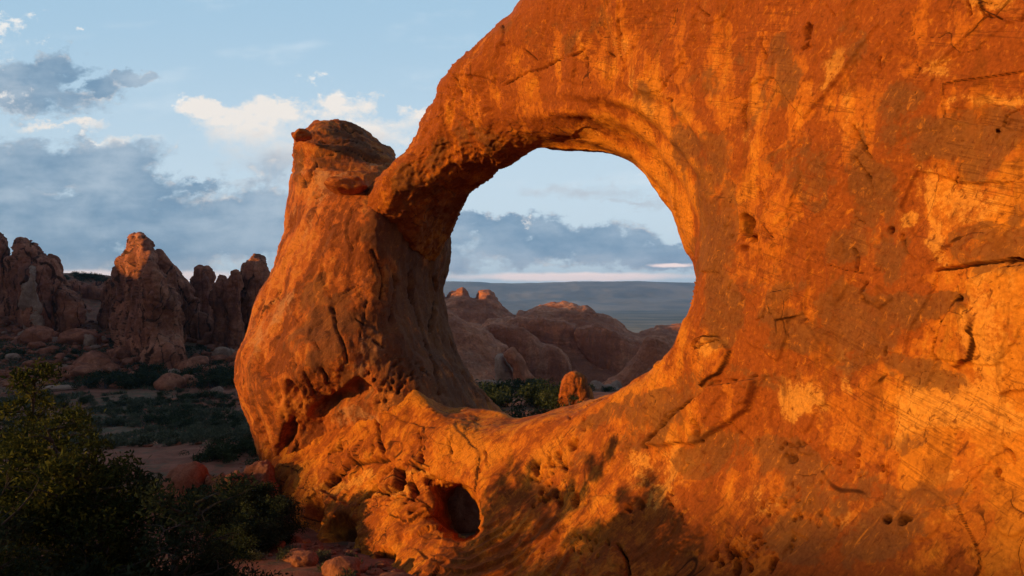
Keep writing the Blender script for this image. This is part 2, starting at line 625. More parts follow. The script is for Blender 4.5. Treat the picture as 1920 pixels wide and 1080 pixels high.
        col = b.mix(b.m('MULTIPLY', ln, beds), col, tuple(x * 0.35 for x in c0))
        col = b.mix(b.m('MULTIPLY', b.sstep(nb_, 0.54, 0.62), beds * .45), col, tuple(x * 0.75 for x in c0))
    ck = b.new('ShaderNodeAttribute', attribute_name='crack').outputs['Fac']
    ckm = b.sstep(b.m('ADD', ck, b.m('MULTIPLY', b.m('MULTIPLY', w3, ck), 1.2)), 0.15, 0.8)
    col = b.mix(b.m('MULTIPLY', ckm, 0.88), col, tuple(x * 0.16 for x in c0))  # shade and dirt inside cracks and pits put into the colour
    gr = b.sstep(n4, 0.30, 0.72)
    col = b.mix(1.0, col, b.mix(gr, tuple(1 - grain * x for x in (0.28, 0.30, 0.34)), (1 + 0.16 * grain,) * 3), 'MULTIPLY')
    bs = b.new('ShaderNodeBsdfPrincipled')
    b.put(bs.inputs['Base Color'], col)
    bs.inputs['Roughness'].default_value = rough
    bs.inputs['Specular IOR Level'].default_value = 0.15
    n5 = b.noise(b.vmul(co, (1.0, 1.0, 0.5)), 2.2 * scale, 10, 0.68, 0.6)
    hgt = b.m('ADD', b.m('MULTIPLY', n5, 1.0), b.m('MULTIPLY', n4, 0.22))
    bp = b.new('ShaderNodeBump')
    bp.inputs['Strength'].default_value = min(1.0, 0.8 * bump)
    bp.inputs['Distance'].default_value = 0.16 * bump / scale
    b.put(bp.inputs['Height'], hgt)
    b.put(bs.inputs['Normal'], bp.outputs[0])
    out = b.new('ShaderNodeOutputMaterial')
    t.links.new(bs.outputs[0], out.inputs[0])
    return m


M_ARCH = rock_material('arch_sandstone', (0.27, 0.058, 0.008), (0.44, 0.112, 0.010), (0.54, 0.166, 0.014), 1.0, auto_dark=0.0, bump=0.5,
                       dark=(0.165, 0.056, 0.017), pale=(0.66, 0.265, 0.045), streak=1.0, grain=0.9, dmix=0.85, strokes=0.85, beds=0.5)
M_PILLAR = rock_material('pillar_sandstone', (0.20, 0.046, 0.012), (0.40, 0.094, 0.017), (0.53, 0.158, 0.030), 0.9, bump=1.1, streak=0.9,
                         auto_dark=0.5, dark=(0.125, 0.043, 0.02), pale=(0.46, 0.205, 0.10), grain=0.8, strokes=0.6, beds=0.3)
M_FIN = rock_material('fin_sandstone', (0.28, 0.086, 0.048), (0.43, 0.138, 0.076), (0.55, 0.205, 0.118), 0.22, bump=0.8, strata=0.75, streak=1.0,
                      dark=(0.15, 0.062, 0.048), pale=(0.55, 0.34, 0.25), auto_dark=0.35, auto_pale=0.25)
M_PALE = rock_material('pale_sandstone', (0.30, 0.16, 0.115), (0.38, 0.215, 0.155), (0.46, 0.28, 0.21), 0.4, bump=0.9, strata=0.2)
M_SLICK = rock_material('slickrock', (0.40, 0.125, 0.064), (0.56, 0.186, 0.094), (0.66, 0.255, 0.138), 0.13, bump=0.6, strata=0.7, streak=1.0,
                        dark=(0.24, 0.098, 0.070), pale=(0.62, 0.36, 0.25), auto_dark=0.35, auto_pale=0.3, sfreq=2.4)
M_RED = rock_material('red_sandstone', (0.22, 0.070, 0.040), (0.29, 0.095, 0.052), (0.36, 0.13, 0.075), 0.8, bump=0.9)


def simple_material(name, build):
    m = bpy.data.materials.new(name)
    m.use_nodes = True
    t = m.node_tree
    t.nodes.clear()
    b = NB(t)
    s = build(b)
    out = b.new('ShaderNodeOutputMaterial')
    t.links.new(s, out.inputs[0])
    return m


def leaf_mat(name, ca, cb, cc):
    def build(b):
        tint = b.new('ShaderNodeAttribute', attribute_name='tint').outputs['Fac']
        col = b.mix(b.sstep(tint, 0.0, 0.6), ca, cb)
        col = b.mix(b.sstep(tint, 0.6, 1.0), col, cc)
        d = b.new('ShaderNodeBsdfDiffuse')
        b.put(d.inputs[0], col)
        tr = b.new('ShaderNodeBsdfTranslucent')
        b.put(tr.inputs[0], col)
        mx = b.new('ShaderNodeMixShader')
        mx.inputs[0].default_value = 0.22
        b.t.links.new(d.outputs[0], mx.inputs[1])
        b.t.links.new(tr.outputs[0], mx.inputs[2])
        return mx.outputs[0]
    return simple_material(name, build)


M_LEAF = leaf_mat('pinyon_needles', (0.026, 0.031, 0.011), (0.065, 0.066, 0.018), (0.15, 0.128, 0.026))
M_JUNI = leaf_mat('juniper_leaves', (0.022, 0.029, 0.017), (0.043, 0.052, 0.028), (0.080, 0.084, 0.042))
M_SAGE = leaf_mat('sage_leaves', (0.06, 0.062, 0.040), (0.105, 0.102, 0.066), (0.17, 0.148, 0.09))


def _bark(b):
    co = b.new('ShaderNodeTexCoord').outputs['Object']
    n = b.noise(b.vmul(co, (6, 6, 1.2)), 3.0, 6, 0.65)
    col = b.mix(n, (0.022, 0.014, 0.010), (0.075, 0.050, 0.036))
    bs = b.new('ShaderNodeBsdfPrincipled')
    b.put(bs.inputs['Base Color'], col)
    bs.inputs['Roughness'].default_value = 0.95
    bp = b.new('ShaderNodeBump')
    bp.inputs['Distance'].default_value = 0.03
    b.put(bp.inputs['Height'], n)
    b.put(bs.inputs['Normal'], bp.outputs[0])
    return bs.outputs[0]


M_BARK = simple_material('bark', _bark)


def _ground(b):
    co = b.new('ShaderNodeTexCoord').outputs['Object']
    n1 = b.noise(co, 0.05, 8, 0.6, 0.5)
    n2 = b.noise(co, 0.35, 8, 0.65, 0.4)
    n3 = b.noise(co, 2.5, 8, 0.7)
    far = b.new('ShaderNodeAttribute', attribute_name='far').outputs['Fac']
    col = b.mix(b.sstep(n2, 0.35, 0.65), (0.17, 0.055, 0.034), (0.29, 0.100, 0.062))
    col = b.mix(b.m('MULTIPLY', b.sstep(n1, 0.5, 0.64), 0.5), col, (0.20, 0.13, 0.085))
    n4 = b.noise(co, 0.9, 9, 0.7, 0.6)
    col = b.mix(b.m('MULTIPLY', b.sstep(b.m('MULTIPLY', n4, b.m('ADD', n1, 0.5)), 0.49, 0.60), 0.7), col, (0.075, 0.075, 0.045))
    col = b.mix(b.sstep(n3, 0.58, 0.72), col, (0.15, 0.105, 0.065))
    nf = b.noise(b.vmul(co, (0.35, 1.0, 1.0)), 0.004, 10, 0.65, 0.5)
    colf = b.mix(b.sstep(nf, 0.38, 0.62), (0.10, 0.10, 0.075), (0.26, 0.21, 0.16))
    col = b.mix(far, col, colf)
    bs = b.new('ShaderNodeBsdfPrincipled')
    b.put(bs.inputs['Base Color'], col)
    bs.inputs['Roughness'].default_value = 1.0
    bs.inputs['Specular IOR Level'].default_value = 0.1
    bp = b.new('ShaderNodeBump')
    bp.inputs['Distance'].default_value = 0.25
    b.put(bp.inputs['Height'], b.m('ADD', n2, b.m('MULTIPLY', n3, 0.5)))
    b.put(bs.inputs['Normal'], bp.outputs[0])
    return bs.outputs[0]


M_GROUND = simple_material('desert_soil', _ground)


def _mount(b):
    co = b.new('ShaderNodeTexCoord').outputs['Object']
    n = b.noise(b.vmul(co, (1, 1, 3)), 0.002, 9, 0.62, 0.4)
    col = b.mix(b.sstep(n, 0.35, 0.65), (0.10, 0.085, 0.07), (0.26, 0.21, 0.17))
    bs = b.new('ShaderNodeBsdfPrincipled')
    b.put(bs.inputs['Base Color'], col)
    bs.inputs['Roughness'].default_value = 1.0
    return bs.outputs[0]


M_MOUNT = simple_material('mountain_rock', _mount)

# ------------------------------------------------------------------ ground
gp = []   # (x, y, z) control points


def gpx(u, v, d):
    gp.append(tuple(W(u, v, d)))


for a in [(640, 1060, 25), (560, 1010, 27.5), (520, 1050, 22), (450, 905, 42), (400, 810, 85), (460, 760, 110), (250, 735, 125), (60, 720, 135),
          (100, 680, 150), (350, 690, 150), (200, 640, 172), (60, 600, 185), (330, 660, 160), (450, 655, 165), (150, 585, 200), (400, 640, 178),
          (10, 560, 195), (-200, 600, 190), (165, 540, 232), (165, 514, 262), (60, 522, 280), (370, 562, 270), (300, 535, 275), (460, 575, 260),
          (950, 790, 58), (1000, 735, 115), (900, 722, 120), (1100, 745, 75), (1180, 735, 110), (1250, 735, 150), (850, 720, 130),
          (900, 715, 210), (1050, 738, 165), (1150, 725, 230), (1000, 665, 300), (860, 645, 330), (1200, 665, 330), (590, 1012, 32), (700, 1056, 27.5), (760, 1088, 23.5), (660, 1040, 29), (700, 600, 280), (700, 700, 140)]:
    gpx(*a)
gp += [(-14.5, 20, -9.6), (-10, 23, -9.8), (-11, 15, -9.3), (-14, 19, -9.0), (-8, 19, -9.2), (-9, 12, -9.4), (-22, 14, -8.5), (-25, 30, -10), (-40, 60, -13.5), (2, 12, -9.6), (6, 4, -9.3),
       (-3, 18, -9.4), (0, -15, -7), (12, -10, -7.5), (-20, -12, -7.5), (-60, 0, -6.5), (-60, -60, -7), (40, -40, -8), (14, 25, -11), (25, 20, -11),
       (10, 45, -11), (40, 60, -12), (80, 100, -14), (60, 0, -9), (-120, 60, -13), (-120, -100, -8), (120, 0, -12), (150, 200, -20), (0, -200, -15),
       (-150, 120, -15), (200, -150, -15), (-200, -200, -12), (300, 300, -35), (0, 420, -28), (-200, 380, -8), (200, 420, -40), (400, 0, -30), (-400, 300, -14),
       (-400, -300, -14), (300, -350, -25), (-100, 330, -6)]
gp = np.array(gp)
TG = TPS(gp[:, :2], gp[:, 2], 0.02, 1 / 50.0)
STAND = 7.55
PLAIN = -95.0


def shade_ridge_top(y):  # unseen ridge off to the left, crest shaped to cast the shade lines
    return np.interp(y, [-400, -260, -150, -118, -108, -102, -97, -87, -76, -65, -42, 0, 46, 60, 70, 92, 99, 106, 125, 150, 169, 200, 221, 250, 290],
                     [0, 40, 56, 55, 52.0, 46.8, 44.2, 43.6, 44.6, 44, 44, 56, 56, 48, 42.2, 42.2, 51, 54.5, 58, 56.8, 57, 51, 50, 49, 20])


def ground_z(X, Y, fine=True):
    X = np.asarray(X, float)
    Y = np.asarray(Y, float)
    R = np.hypot(X, Y)
    z = np.clip(TG(X, Y), -60, 30)
    # ground falls to the plain beyond the rocks
    fall = sst(np.hypot(X * 0.8, Y - 40), 340, 900)
    P = np.stack([X, Y, np.zeros_like(X)], -1).reshape(-1, 3)
    pl = PLAIN + (fbm(P, 1 / 900.0, 4, 5).reshape(X.shape) * 9.0)
    z = z * (1 - fall) + pl * fall
    z = z + STAND * np.exp(-(((X - 1.0) / 6.5) ** 2 + ((Y + 3.5) / 5.2) ** 2) ** 2)
    rt = shade_ridge_top(Y)
    z = z + np.maximum(rt - z, 0) * np.exp(-(np.abs(X + 266) / 36.0) ** 3) * sst(Y, -380, -200) * (1 - sst(Y, 258, 300))
    if fine:
        a = 1 - 0.9 * fall
        z = z + a * (0.55 * fbm(P, 1 / 14.0, 4, 2).reshape(X.shape) * sst(R, 10, 60) + 0.12 * fbm(P, 1 / 2.2, 3, 3).reshape(X.shape))
        z = z + fall * 3.0 * fbm(P, 1 / 160.0, 4, 8, ridged=True).reshape(X.shape)
    return z


def gz(x, y):
    return float(ground_z(np.array([x]), np.array([y]))[0])


def build_ground():
    n = 760
    t = np.linspace(-1, 1, n)
    xs = 42 * np.sinh(t * 5.75)
    ys = 42 * np.sinh(np.linspace(-0.82, 1, n) * 5.9) + 20
    X, Y = np.meshgrid(xs, ys, indexing='ij')
    Z = ground_z(X, Y)
    V = np.stack([X, Y, Z], -1).reshape(-1, 3)
    i = np.arange(n * n).reshape(n, n)
    Q = np.stack([i[:-1, :-1], i[1:, :-1], i[1:, 1:], i[:-1, 1:]], -1).reshape(-1, 4)
    far = sst(np.hypot(V[:, 0] * 0.8, V[:, 1] - 40), 380, 900)
    me = mesh_np('ground', V, Q, M_GROUND, True, {'far': far})
    obj('ground', me, kind='structure')


build_ground()


def build_mountains():
    nx, ny = 520, 60
    xs = np.linspace(-7500, 5200, nx)
    ys = np.linspace(5200, 8200, ny)
    X, Y = np.meshgrid(xs, ys, indexing='ij')
    P = np.stack([X, Y * 0, X * 0], -1).reshape(-1, 3)
    crest = 186 + 30 * fbm(P, 1 / 700.0, 5, 31).reshape(X.shape) + 8 * fbm(P, 1 / 2200.0, 2, 3).reshape(X.shape)
    P2 = np.stack([X, Y, X * 0], -1).reshape(-1, 3)
    gull = fbm(P2, 1 / 420.0, 5, 41, 0.55, True).reshape(X.shape)
    t = (Y - 5200) / 1900
    prof = np.where(t < 0.32, 0.22 * t / 0.32, np.where(t < 0.62, 0.22 + 0.18 * (t - 0.32) / 0.3, 0.40 + 0.60 * np.clip((t - 0.62) / 0.38, 0, 1)))
    prof = np.clip(prof, 0, 1)
    Z = PLAIN - 10 + (crest - PLAIN) * prof + gull * 30 * np.sin(np.clip(prof, 0, 1) * math.pi)
    V = np.stack([X, Y, Z], -1).reshape(-1, 3)
    i = np.arange(nx * ny).reshape(nx, ny)
    Q = np.stack([i[:-1, :-1], i[1:, :-1], i[1:, 1:], i[:-1, 1:]], -1).reshape(-1, 4)
    obj('mountains', mesh_np('mountains', V, Q, M_MOUNT), kind='structure')


build_mountains()

# ------------------------------------------------------------------ the arch
STEP = 2.2

RING_D = [(3500, -300, 6.2), (3500, 500, 6.1), (3500, 1400, 5.8), (3500, 2300, 5.5), (2650, 2000, 6.8), (2000, 2000, 8.8), (2650, -250, 8.2), (2650, 500, 8.0), (2650, 1400, 7.2), (1960, -200, 12.4), (1960, 250, 12.0), (1960, 600, 11.7), (1960, 900, 11.3), (1960, 1120, 10.6), (1960, 1500, 9.5),
          (1600, -200, 15.6), (1600, 250, 15.3), (1600, 600, 15.0), (1600, 900, 14.3), (1600, 1120, 13.0), (1600, 1500, 11.5),
          (1330, -200, 19.8), (1330, 250, 19.6), (1310, 500, 19.6), (1300, 700, 19.0), (1330, 900, 17.8), (1330, 1120, 15.6), (1330, 1500, 13.5),
          (1150, -100, 23.5), (1180, 120, 23.6), (1000, 40, 27.5), (1060, 200, 26.2), (940, 200, 29.8), (860, 190, 32.5), (800, 290, 34.6), (735, 350, 36.0), (720, 400, 37.0), (780, 410, 37.2), (840, 420, 39.0), (800, 480, 40),
          (1200, 800, 21.0), (1100, 860, 22.6), (1000, 830, 25.5), (900, 850, 27.5), (830, 790, 30.8), (820, 880, 28.8), (700, 830, 33.8), (600, 850, 36.6), (520, 820, 40),
          (540, 930, 35.5), (640, 950, 32.0), (740, 960, 28.8), (690, 1040, 27.6), (600, 1100, 29), (800, 985, 26.2), (830, 1040, 23.5), (800, 1090, 22.6), (900, 960, 24.4), (960, 1060, 21.0), (1000, 960, 23.0), (1080, 1000, 20.6), (1080, 1100, 18.0),
          (800, 1400, 17.5), (1100, 1500, 14.5), (560, 1300, 26), (500, 600, 42), (620, 650, 41)]
RING_OUT = [(680, 420), (686, 385), (700, 355), (718, 335), (745, 305), (772, 282), (786, 250), (798, 222), (815, 190), (826, 165), (842, 145), (862, 124), (884, 107),
            (905, 88), (925, 68), (941, 50), (956, 36), (975, 12), (1000, -25), (1050, -110), (1150, -190), (1400, -250), (2000, -270), (2700, -350), (3380, -420), (3430, -200), (3440, 900),
            (3430, 2250), (2600, 2150), (2000, 1850), (1200, 1620), (700, 1500), (560, 1250), (540, 1120), (600, 1040), (575, 1004), (556, 985), (540, 955), (520, 915), (503, 885), (492, 850), (480, 805),
            (520, 760), (600, 735), (700, 720), (780, 700), (815, 640), (822, 560), (815, 505), (780, 470), (735, 445), (700, 430)]
# the outer line above joins the inner line through these hole outlines (front lip, back lip)
HOLE_F = [(780, 455), (800, 400), (835, 345), (872, 300), (905, 272), (960, 250), (1020, 230), (1100, 200), (1185, 194), (1262, 226), (1320, 290), (1346, 370), (1342, 440), (1318, 496), (1300, 530),
          (1285, 570), (1262, 622), (1236, 665), (1200, 706), (1140, 742), (1060, 782), (1000, 806), (940, 822), (890, 812), (845, 786), (812, 764), (760, 700), (740, 560)]
HOLE_B = [(842, 450), (862, 404), (890, 360), (920, 329), (950, 306), (985, 290), (1015, 281), (1060, 285), (1110, 291), (1150, 302), (1182, 318), (1208, 342), (1231, 366), (1252, 395), (1275, 425),
          (1288, 460), (1306, 500), (1310, 540), (1300, 590), (1275, 640), (1246, 672), (1205, 704), (1130, 736), (1100, 746), (1050, 768), (1005, 780), (965, 787), (940, 778), (880, 768), (830, 762), (780, 700), (770, 560)]
SMALL_F = [(806, 925), (803, 905), (818, 898), (850, 897), (868, 906), (886, 926), (899, 958), (904, 985), (893, 1010), (870, 1022), (846, 1012), (822, 996), (788, 978), (800, 962), (812, 946)]
SMALL_B = [(848, 925), (856, 912), (870, 915), (884, 932), (898, 956), (903, 985), (890, 1004), (866, 1010), (848, 996), (842, 975), (840, 950), (842, 935)]
# cut the arch limb's foot away from the body of the wall on the left
RING_OUT_LEFT_GAP = True


def fields(P, seed, u, v, specs_dark, specs_pale):
    """stains, plus painted shade and light of the jamb and facets: soft fields around listed places, broken up by noise with long fractal edges"""
    wx = 60 * fbm(P, 0.5, 6, seed, .62)
    wy = 60 * fbm(P, 0.5, 6, seed + 40, .62)
    uu, vv = u + wx, v + wy
    out = []
    for q, specs in enumerate((specs_dark, specs_pale)):
        a = np.full(len(P), -0.25)
        for s in specs:
            if len(s) == 5:
                a0, b0, rx, ry, k = s
                ang = 0
            else:
                a0, b0, rx, ry, ang, k = s
            ca, sa = math.cos(math.radians(ang)), math.sin(math.radians(ang))
            x = (uu - a0) * ca + (vv - b0) * sa
            y = -(uu - a0) * sa + (vv - b0) * ca
            e = 1 - np.sqrt((x / rx) ** 2 + (y / ry) ** 2)
            a = np.maximum(a, np.minimum((.40 if q == 0 else .28) + e * 0.85, k + (.05 if q == 0 else -.1)))
        br = fbm(warp(P * np.array([1, 1, .8]), .45, 1.1, seed + 60 + q), 0.75, 7, seed + 70 + q, .66)
        out.append(a + 1.15 * br)
    return out


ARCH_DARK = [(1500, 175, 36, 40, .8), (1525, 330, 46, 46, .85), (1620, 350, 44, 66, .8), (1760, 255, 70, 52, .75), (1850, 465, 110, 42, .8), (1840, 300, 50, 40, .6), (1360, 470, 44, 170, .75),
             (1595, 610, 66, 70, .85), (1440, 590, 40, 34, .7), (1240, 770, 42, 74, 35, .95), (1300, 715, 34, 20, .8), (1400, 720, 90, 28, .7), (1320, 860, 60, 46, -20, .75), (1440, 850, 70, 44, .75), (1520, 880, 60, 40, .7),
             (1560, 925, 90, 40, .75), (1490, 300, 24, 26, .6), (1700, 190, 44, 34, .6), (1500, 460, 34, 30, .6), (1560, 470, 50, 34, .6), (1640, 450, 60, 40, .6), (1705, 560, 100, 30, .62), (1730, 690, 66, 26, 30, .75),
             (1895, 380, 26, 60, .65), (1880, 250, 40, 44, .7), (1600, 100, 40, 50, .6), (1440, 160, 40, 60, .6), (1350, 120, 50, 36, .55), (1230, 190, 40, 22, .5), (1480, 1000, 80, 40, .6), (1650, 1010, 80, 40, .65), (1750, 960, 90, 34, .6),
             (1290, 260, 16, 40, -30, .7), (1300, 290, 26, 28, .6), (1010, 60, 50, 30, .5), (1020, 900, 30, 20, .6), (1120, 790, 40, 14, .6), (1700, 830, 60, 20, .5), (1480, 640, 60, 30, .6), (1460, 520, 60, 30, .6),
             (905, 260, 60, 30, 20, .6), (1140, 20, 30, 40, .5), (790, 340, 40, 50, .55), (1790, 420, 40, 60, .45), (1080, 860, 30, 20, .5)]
ARCH_PALE = [(1765, 125, 34, 28, .85), (1855, 178, 44, 16, .85), (1780, 282, 22, 10, .8), (1790, 185, 20, 12, .7), (1690, 400, 26, 16, .9), (1730, 350, 18, 60, -10, .8), (1820, 375, 80, 46, .8), (1760, 450, 24, 70, -25, .85), (1790, 495, 30, 20, .8),
             (1890, 640, 60, 130, .85), (1860, 520, 60, 26, .8), (1740, 735, 40, 34, .95), (1810, 770, 110, 44, .85), (1880, 800, 60, 50, .8), (1510, 745, 44, 28, .85), (1480, 760, 20, 40, .7), (1868, 14, 60, 26, .9), (1340, 665, 30, 34, .85),  # last entry here paints a sunlit facet pale
             (1650, 800, 80, 50, .55), (1450, 930, 60, 30, .55), (1230, 880, 60, 30, .6), (1200, 920, 40, 30, .6), (1440, 230, 14, 90, 15, .6), (1345, 120, 14, 16, .5), (1560, 150, 20, 70, 40, .55), (1610, 230, 14, 60, 10, .6), (1600, 690, 12, 60, -10, .55),
             (1200, 300, 40, 60, 30, .5), (1250, 350, 24, 70, -30, .55), (1180, 130, 16, 120, -20, .4), (1130, 250, 60, 16, 20, .45), (870, 790, 30, 14, .5), (650, 890, 50, 16, -10, .9), (770, 890, 36, 14, .8), (740, 930, 30, 14, .7), (600, 900, 30, 40, .5), (1590, 960, 60, 30, .6)]
# cracks: polyline, half width px, depth m
CRACKS = [([(1212, 836), (1226, 815), (1245, 797), (1262, 780), (1280, 765), (1300, 752), (1318, 740), (1335, 722)], 4.5, .55), ([(1232, 808), (1243, 790), (1252, 776), (1270, 766)], 2.2, .3),
          ([(1320, 742), (1336, 722), (1345, 716), (1380, 712), (1420, 706)], 2.2, .25), ([(1752, 662), (1760, 640), (1772, 618), (1788, 598), (1812, 562)], 6, .6), ([(1752, 662), (1760, 672)], 3, .3),
          ([(1308, 690), (1312, 664), (1318, 645), (1330, 632), (1348, 630)], 3.0, .3), ([(1320, 656), (1340, 645), (1356, 640)], 1.8, .2),
          ([(1396, 188), (1391, 210), (1394, 240)], 2.5, .25), ([(1607, 236), (1616, 262), (1628, 280), (1640, 300)], 2.5, .25), ([(1612, 300), (1630, 325), (1640, 352), (1650, 372)], 2.0, .2), ([(1604, 468), (1612, 486), (1608, 505)], 3, .3),
          ([(1630, 530), (1616, 546), (1618, 562), (1630, 572)], 2.4, .25), ([(1820, -5), (1825, 28)], 3.5, .4), ([(1838, 12), (1852, 30), (1884, 37)], 2.6, .3), ([(1882, 216), (1876, 240), (1870, 262)], 3.6, .4), ([(1884, 216), (1908, 204)], 2, .2),
          ([(1800, 332), (1790, 345), (1770, 310)], 2, .2), ([(1660, 110), (1658, 130)], 2.4, .25), ([(1430, 55), (1424, 80), (1436, 116)], 2.2, .22), ([(1556, 12), (1576, 34)], 2, .2), ([(1530, 52), (1526, 80), (1512, 96)], 5, .4),
          ([(1300, 5), (1312, 20), (1330, 30)], 2.4, .25), ([(1376, 350), (1372, 370)], 2, .2), ([(1424, 352), (1440, 380), (1448, 392)], 2.0, .2), ([(1440, 420), (1462, 450)], 1.6, .15), ([(1380, 530), (1376, 545)], 3, .25), ([(1450, 582), (1446, 596), (1430, 602)], 2.4, .25),
          ([(1670, 650), (1664, 666)], 2.2, .2), ([(1496, 680), (1492, 700)], 2, .2), ([(943, 40), (946, 66), (941, 92)], 3.5, .45), ([(853, 142), (860, 160), (862, 180)], 2.8, .35), ([(1000, 130), (1040, 112), (1070, 106), (1095, 92)], 2.0, .2), ([(980, 92), (1000, 110)], 2.2, .25),
          ([(1138, 96), (1152, 108)], 3, .3), ([(1168, 0), (1166, 40), (1166, 100), (1180, 130)], 2.0, .35), ([(1098, 104), (1100, 125)], 2, .2), ([(940, 160), (985, 135), (1005, 128)], 2, .2), ([(1240, 150), (1246, 165)], 2, .2), ([(1310, 790), (1316, 806), (1312, 826)], 4, .35),
          ([(1346, 780), (1366, 790), (1378, 812)], 2.2, .22), ([(1155, 1015), (1168, 1034), (1172, 1072)], 3.6, .4), ([(1416, 822), (1414, 836)], 2, .2), ([(1290, 868), (1282, 886)], 2, .2), ([(1270, 958), (1276, 980)], 2.2, .2), ([(1105, 876), (1104, 900)], 1.4, .12),
          ([(1880, 835), (1894, 848), (1900, 870)], 3, .3), ([(1840, 0), (1870, 6)], 1.5, .1), ([(1620, 420), (1604, 410)], 1.5, .12), ([(1690, 440), (1700, 470), (1720, 490)], 2, .2), ([(1764, 508), (1830, 500), (1925, 488)], 3.5, .3), ([(1560, 500), (1620, 512)], 1.2, .1),
          ([(710, 775), (714, 800), (712, 830), (722, 850)], 3.8, .5), ([(786, 808), (790, 840), (794, 870), (800, 888)], 3.0, .4), ([(846, 830), (852, 852)], 2.6, .3), ([(910, 846), (914, 870)], 2.4, .3), ([(896, 868), (898, 884)], 2, .2), ([(614, 905), (640, 880), (664, 868)], 3.5, .5), ([(670, 868), (700, 862), (724, 858)], 3, .45),
          ([(620, 850), (640, 845), (642, 830)], 4, .5), ([(660, 848), (666, 868)], 2.4, .3), ([(726, 873), (718, 890), (712, 898)], 5, .5), ([(746, 880), (752, 900), (746, 920)], 8, .55), ([(728, 924), (752, 922), (760, 908)], 5, .5), ([(668, 946), (688, 918), (704, 904)], 3, .4), ([(688, 934), (706, 920), (722, 924)], 3.4, .4),
          ([(704, 938), (730, 928), (742, 940)], 2.6, .3), ([(772, 906), (780, 922), (776, 938)], 5, .5), ([(766, 950), (782, 930), (800, 920)], 2.6, .3), ([(772, 964), (790, 955), (802, 950)], 4.2, .4), ([(740, 946), (770, 938), (790, 944)], 2, .25), ([(776, 890), (795, 878)], 2.4, .3), ([(690, 950), (700, 945)], 3, .3), ([(700, 850), (700, 835)], 3, .3),
          ([(760, 868), (778, 872), (786, 880)], 3, .3), ([(720, 935), (735, 905)], 2, .25)]
PITS = [(1405, 425, 17, 1.2, .8), (1398, 410, 10, 1, .5), (1420, 450, 8, .8, .4), (1402, 465, 10, .6, .3), (1665, 975, 9, 1, .6), (1698, 978, 11, 1, .7), (1714, 976, 6, .8, .4), (1070, 830, 10, 1.3, .45), (1004, 880, 7, 2.0, .45), (1030, 868, 4, 2, .3), (1056, 870, 6, 1.6, .35), (1045, 850, 5, 2, .25), (1060, 880, 4, 1.5, .25),
        (1670, 432, 6, 1.4, .4), (1520, 60, 9, 2.0, .35), (1568, 865, 5, 1, .3), (1440, 936, 5, 1, .3), (1484, 970, 5, 1, .3), (1364, 1030, 8, 1.6, .45), (1376, 1056, 9, 2.0, .5), (1330, 1034, 5, 1.6, .3), (1396, 1040, 5, 1, .3), (1450, 1060, 9, 2, .45), (1404, 1062, 6, 1.4, .3), (1178, 952, 5, 1.2, .3), (1080, 935, 8, 2.2, .35),
        (1200, 945, 4, 2, .25), (1260, 190, 7, .9, .12), (1480, 860, 12, .7, .25), (1460, 838, 5, .8, .25), (1655, 878, 4, 2, .25), (1665, 878, 4, 2, .25), (1605, 854, 4, 1, .2), (1870, 885, 6, 1.6, .3), (1876, 898, 4, 1, .25), (1012, 920, 5, 1.6, .35), (1020, 935, 5, 1.3, .35), (1040, 925, 6, 2, .4), (1050, 940, 5, 2, .4),
        (812, 902, 16, .7, .4), (585, 965, 20, 2.0, 1.0), (640, 1000, 30, 1.2, .9), (720, 1040, 18, .9, .6)]
rng0 = np.random.default_rng(5)
for (cx, cy, sx, sy, n, rmax) in [(1030, 900, 36, 40, 34, 4), (1380, 1035, 60, 26, 34, 5), (1480, 950, 70, 50, 26, 4), (1095, 1000, 40, 30, 10, 4), (1410, 1010, 30, 20, 12, 4), (1250, 930, 30, 20, 8, 4), (1480, 835, 30, 14, 14, 3.5), (1600, 880, 60, 20, 10, 3), (1405, 440, 24, 26, 14, 4), (1080, 790, 40, 10, 10, 3)]:
    for i in range(n):
        PITS.append((cx + rng0.normal() * sx * .6, cy + rng0.normal() * sy * .6, rng0.uniform(1.8, rmax), rng0.uniform(.9, 2.0), rng0.uniform(.12, .35)))
# plates: region raised by h metres with a sharp edge
PLATES = [([(1312, 640), (1330, 630), (1352, 632), (1376, 660), (1352, 700), (1318, 724), (1310, 690)], .18), ([(1765, 665), (1790, 600), (1815, 565), (1850, 600), (1825, 680), (1790, 690)], .20),
          ([(1215, 840), (1290, 765), (1336, 724), (1420, 712), (1400, 770), (1300, 830)], .22), ([(1830, 528), (1925, 495), (1990, 500), (1990, 720), (1880, 740), (1840, 650)], .12), ([(1690, 388), (1720, 320), (1800, 340), (1905, 345), (1908, 410), (1800, 470), (1720, 440)], -.10),
          ([(1836, -20), (1845, 20), (1884, 36), (1990, 40), (1990, -60)], -.2), ([(1615, 550), (1650, 535), (1680, 560), (1650, 580)], .08), ([(1455, 560), (1500, 540), (1520, 590), (1470, 606)], .07),
          ([(600, 915), (640, 880), (664, 868), (724, 858), (740, 872), (715, 905), (680, 940), (650, 950)], -.30), ([(705, 905), (735, 872), (750, 890), (738, 925), (690, 948)], .12), ([(755, 872), (800, 880), (806, 900), (790, 930), (760, 900)], -.1), ([(690, 950), (740, 930), (800, 945), (806, 960), (770, 980), (700, 965)], .15),
          ([(716, 775), (790, 800), (800, 880), (724, 856)], .12), ([(795, 805), (850, 800), (900, 850), (890, 920), (830, 895), (800, 880)], .10)]


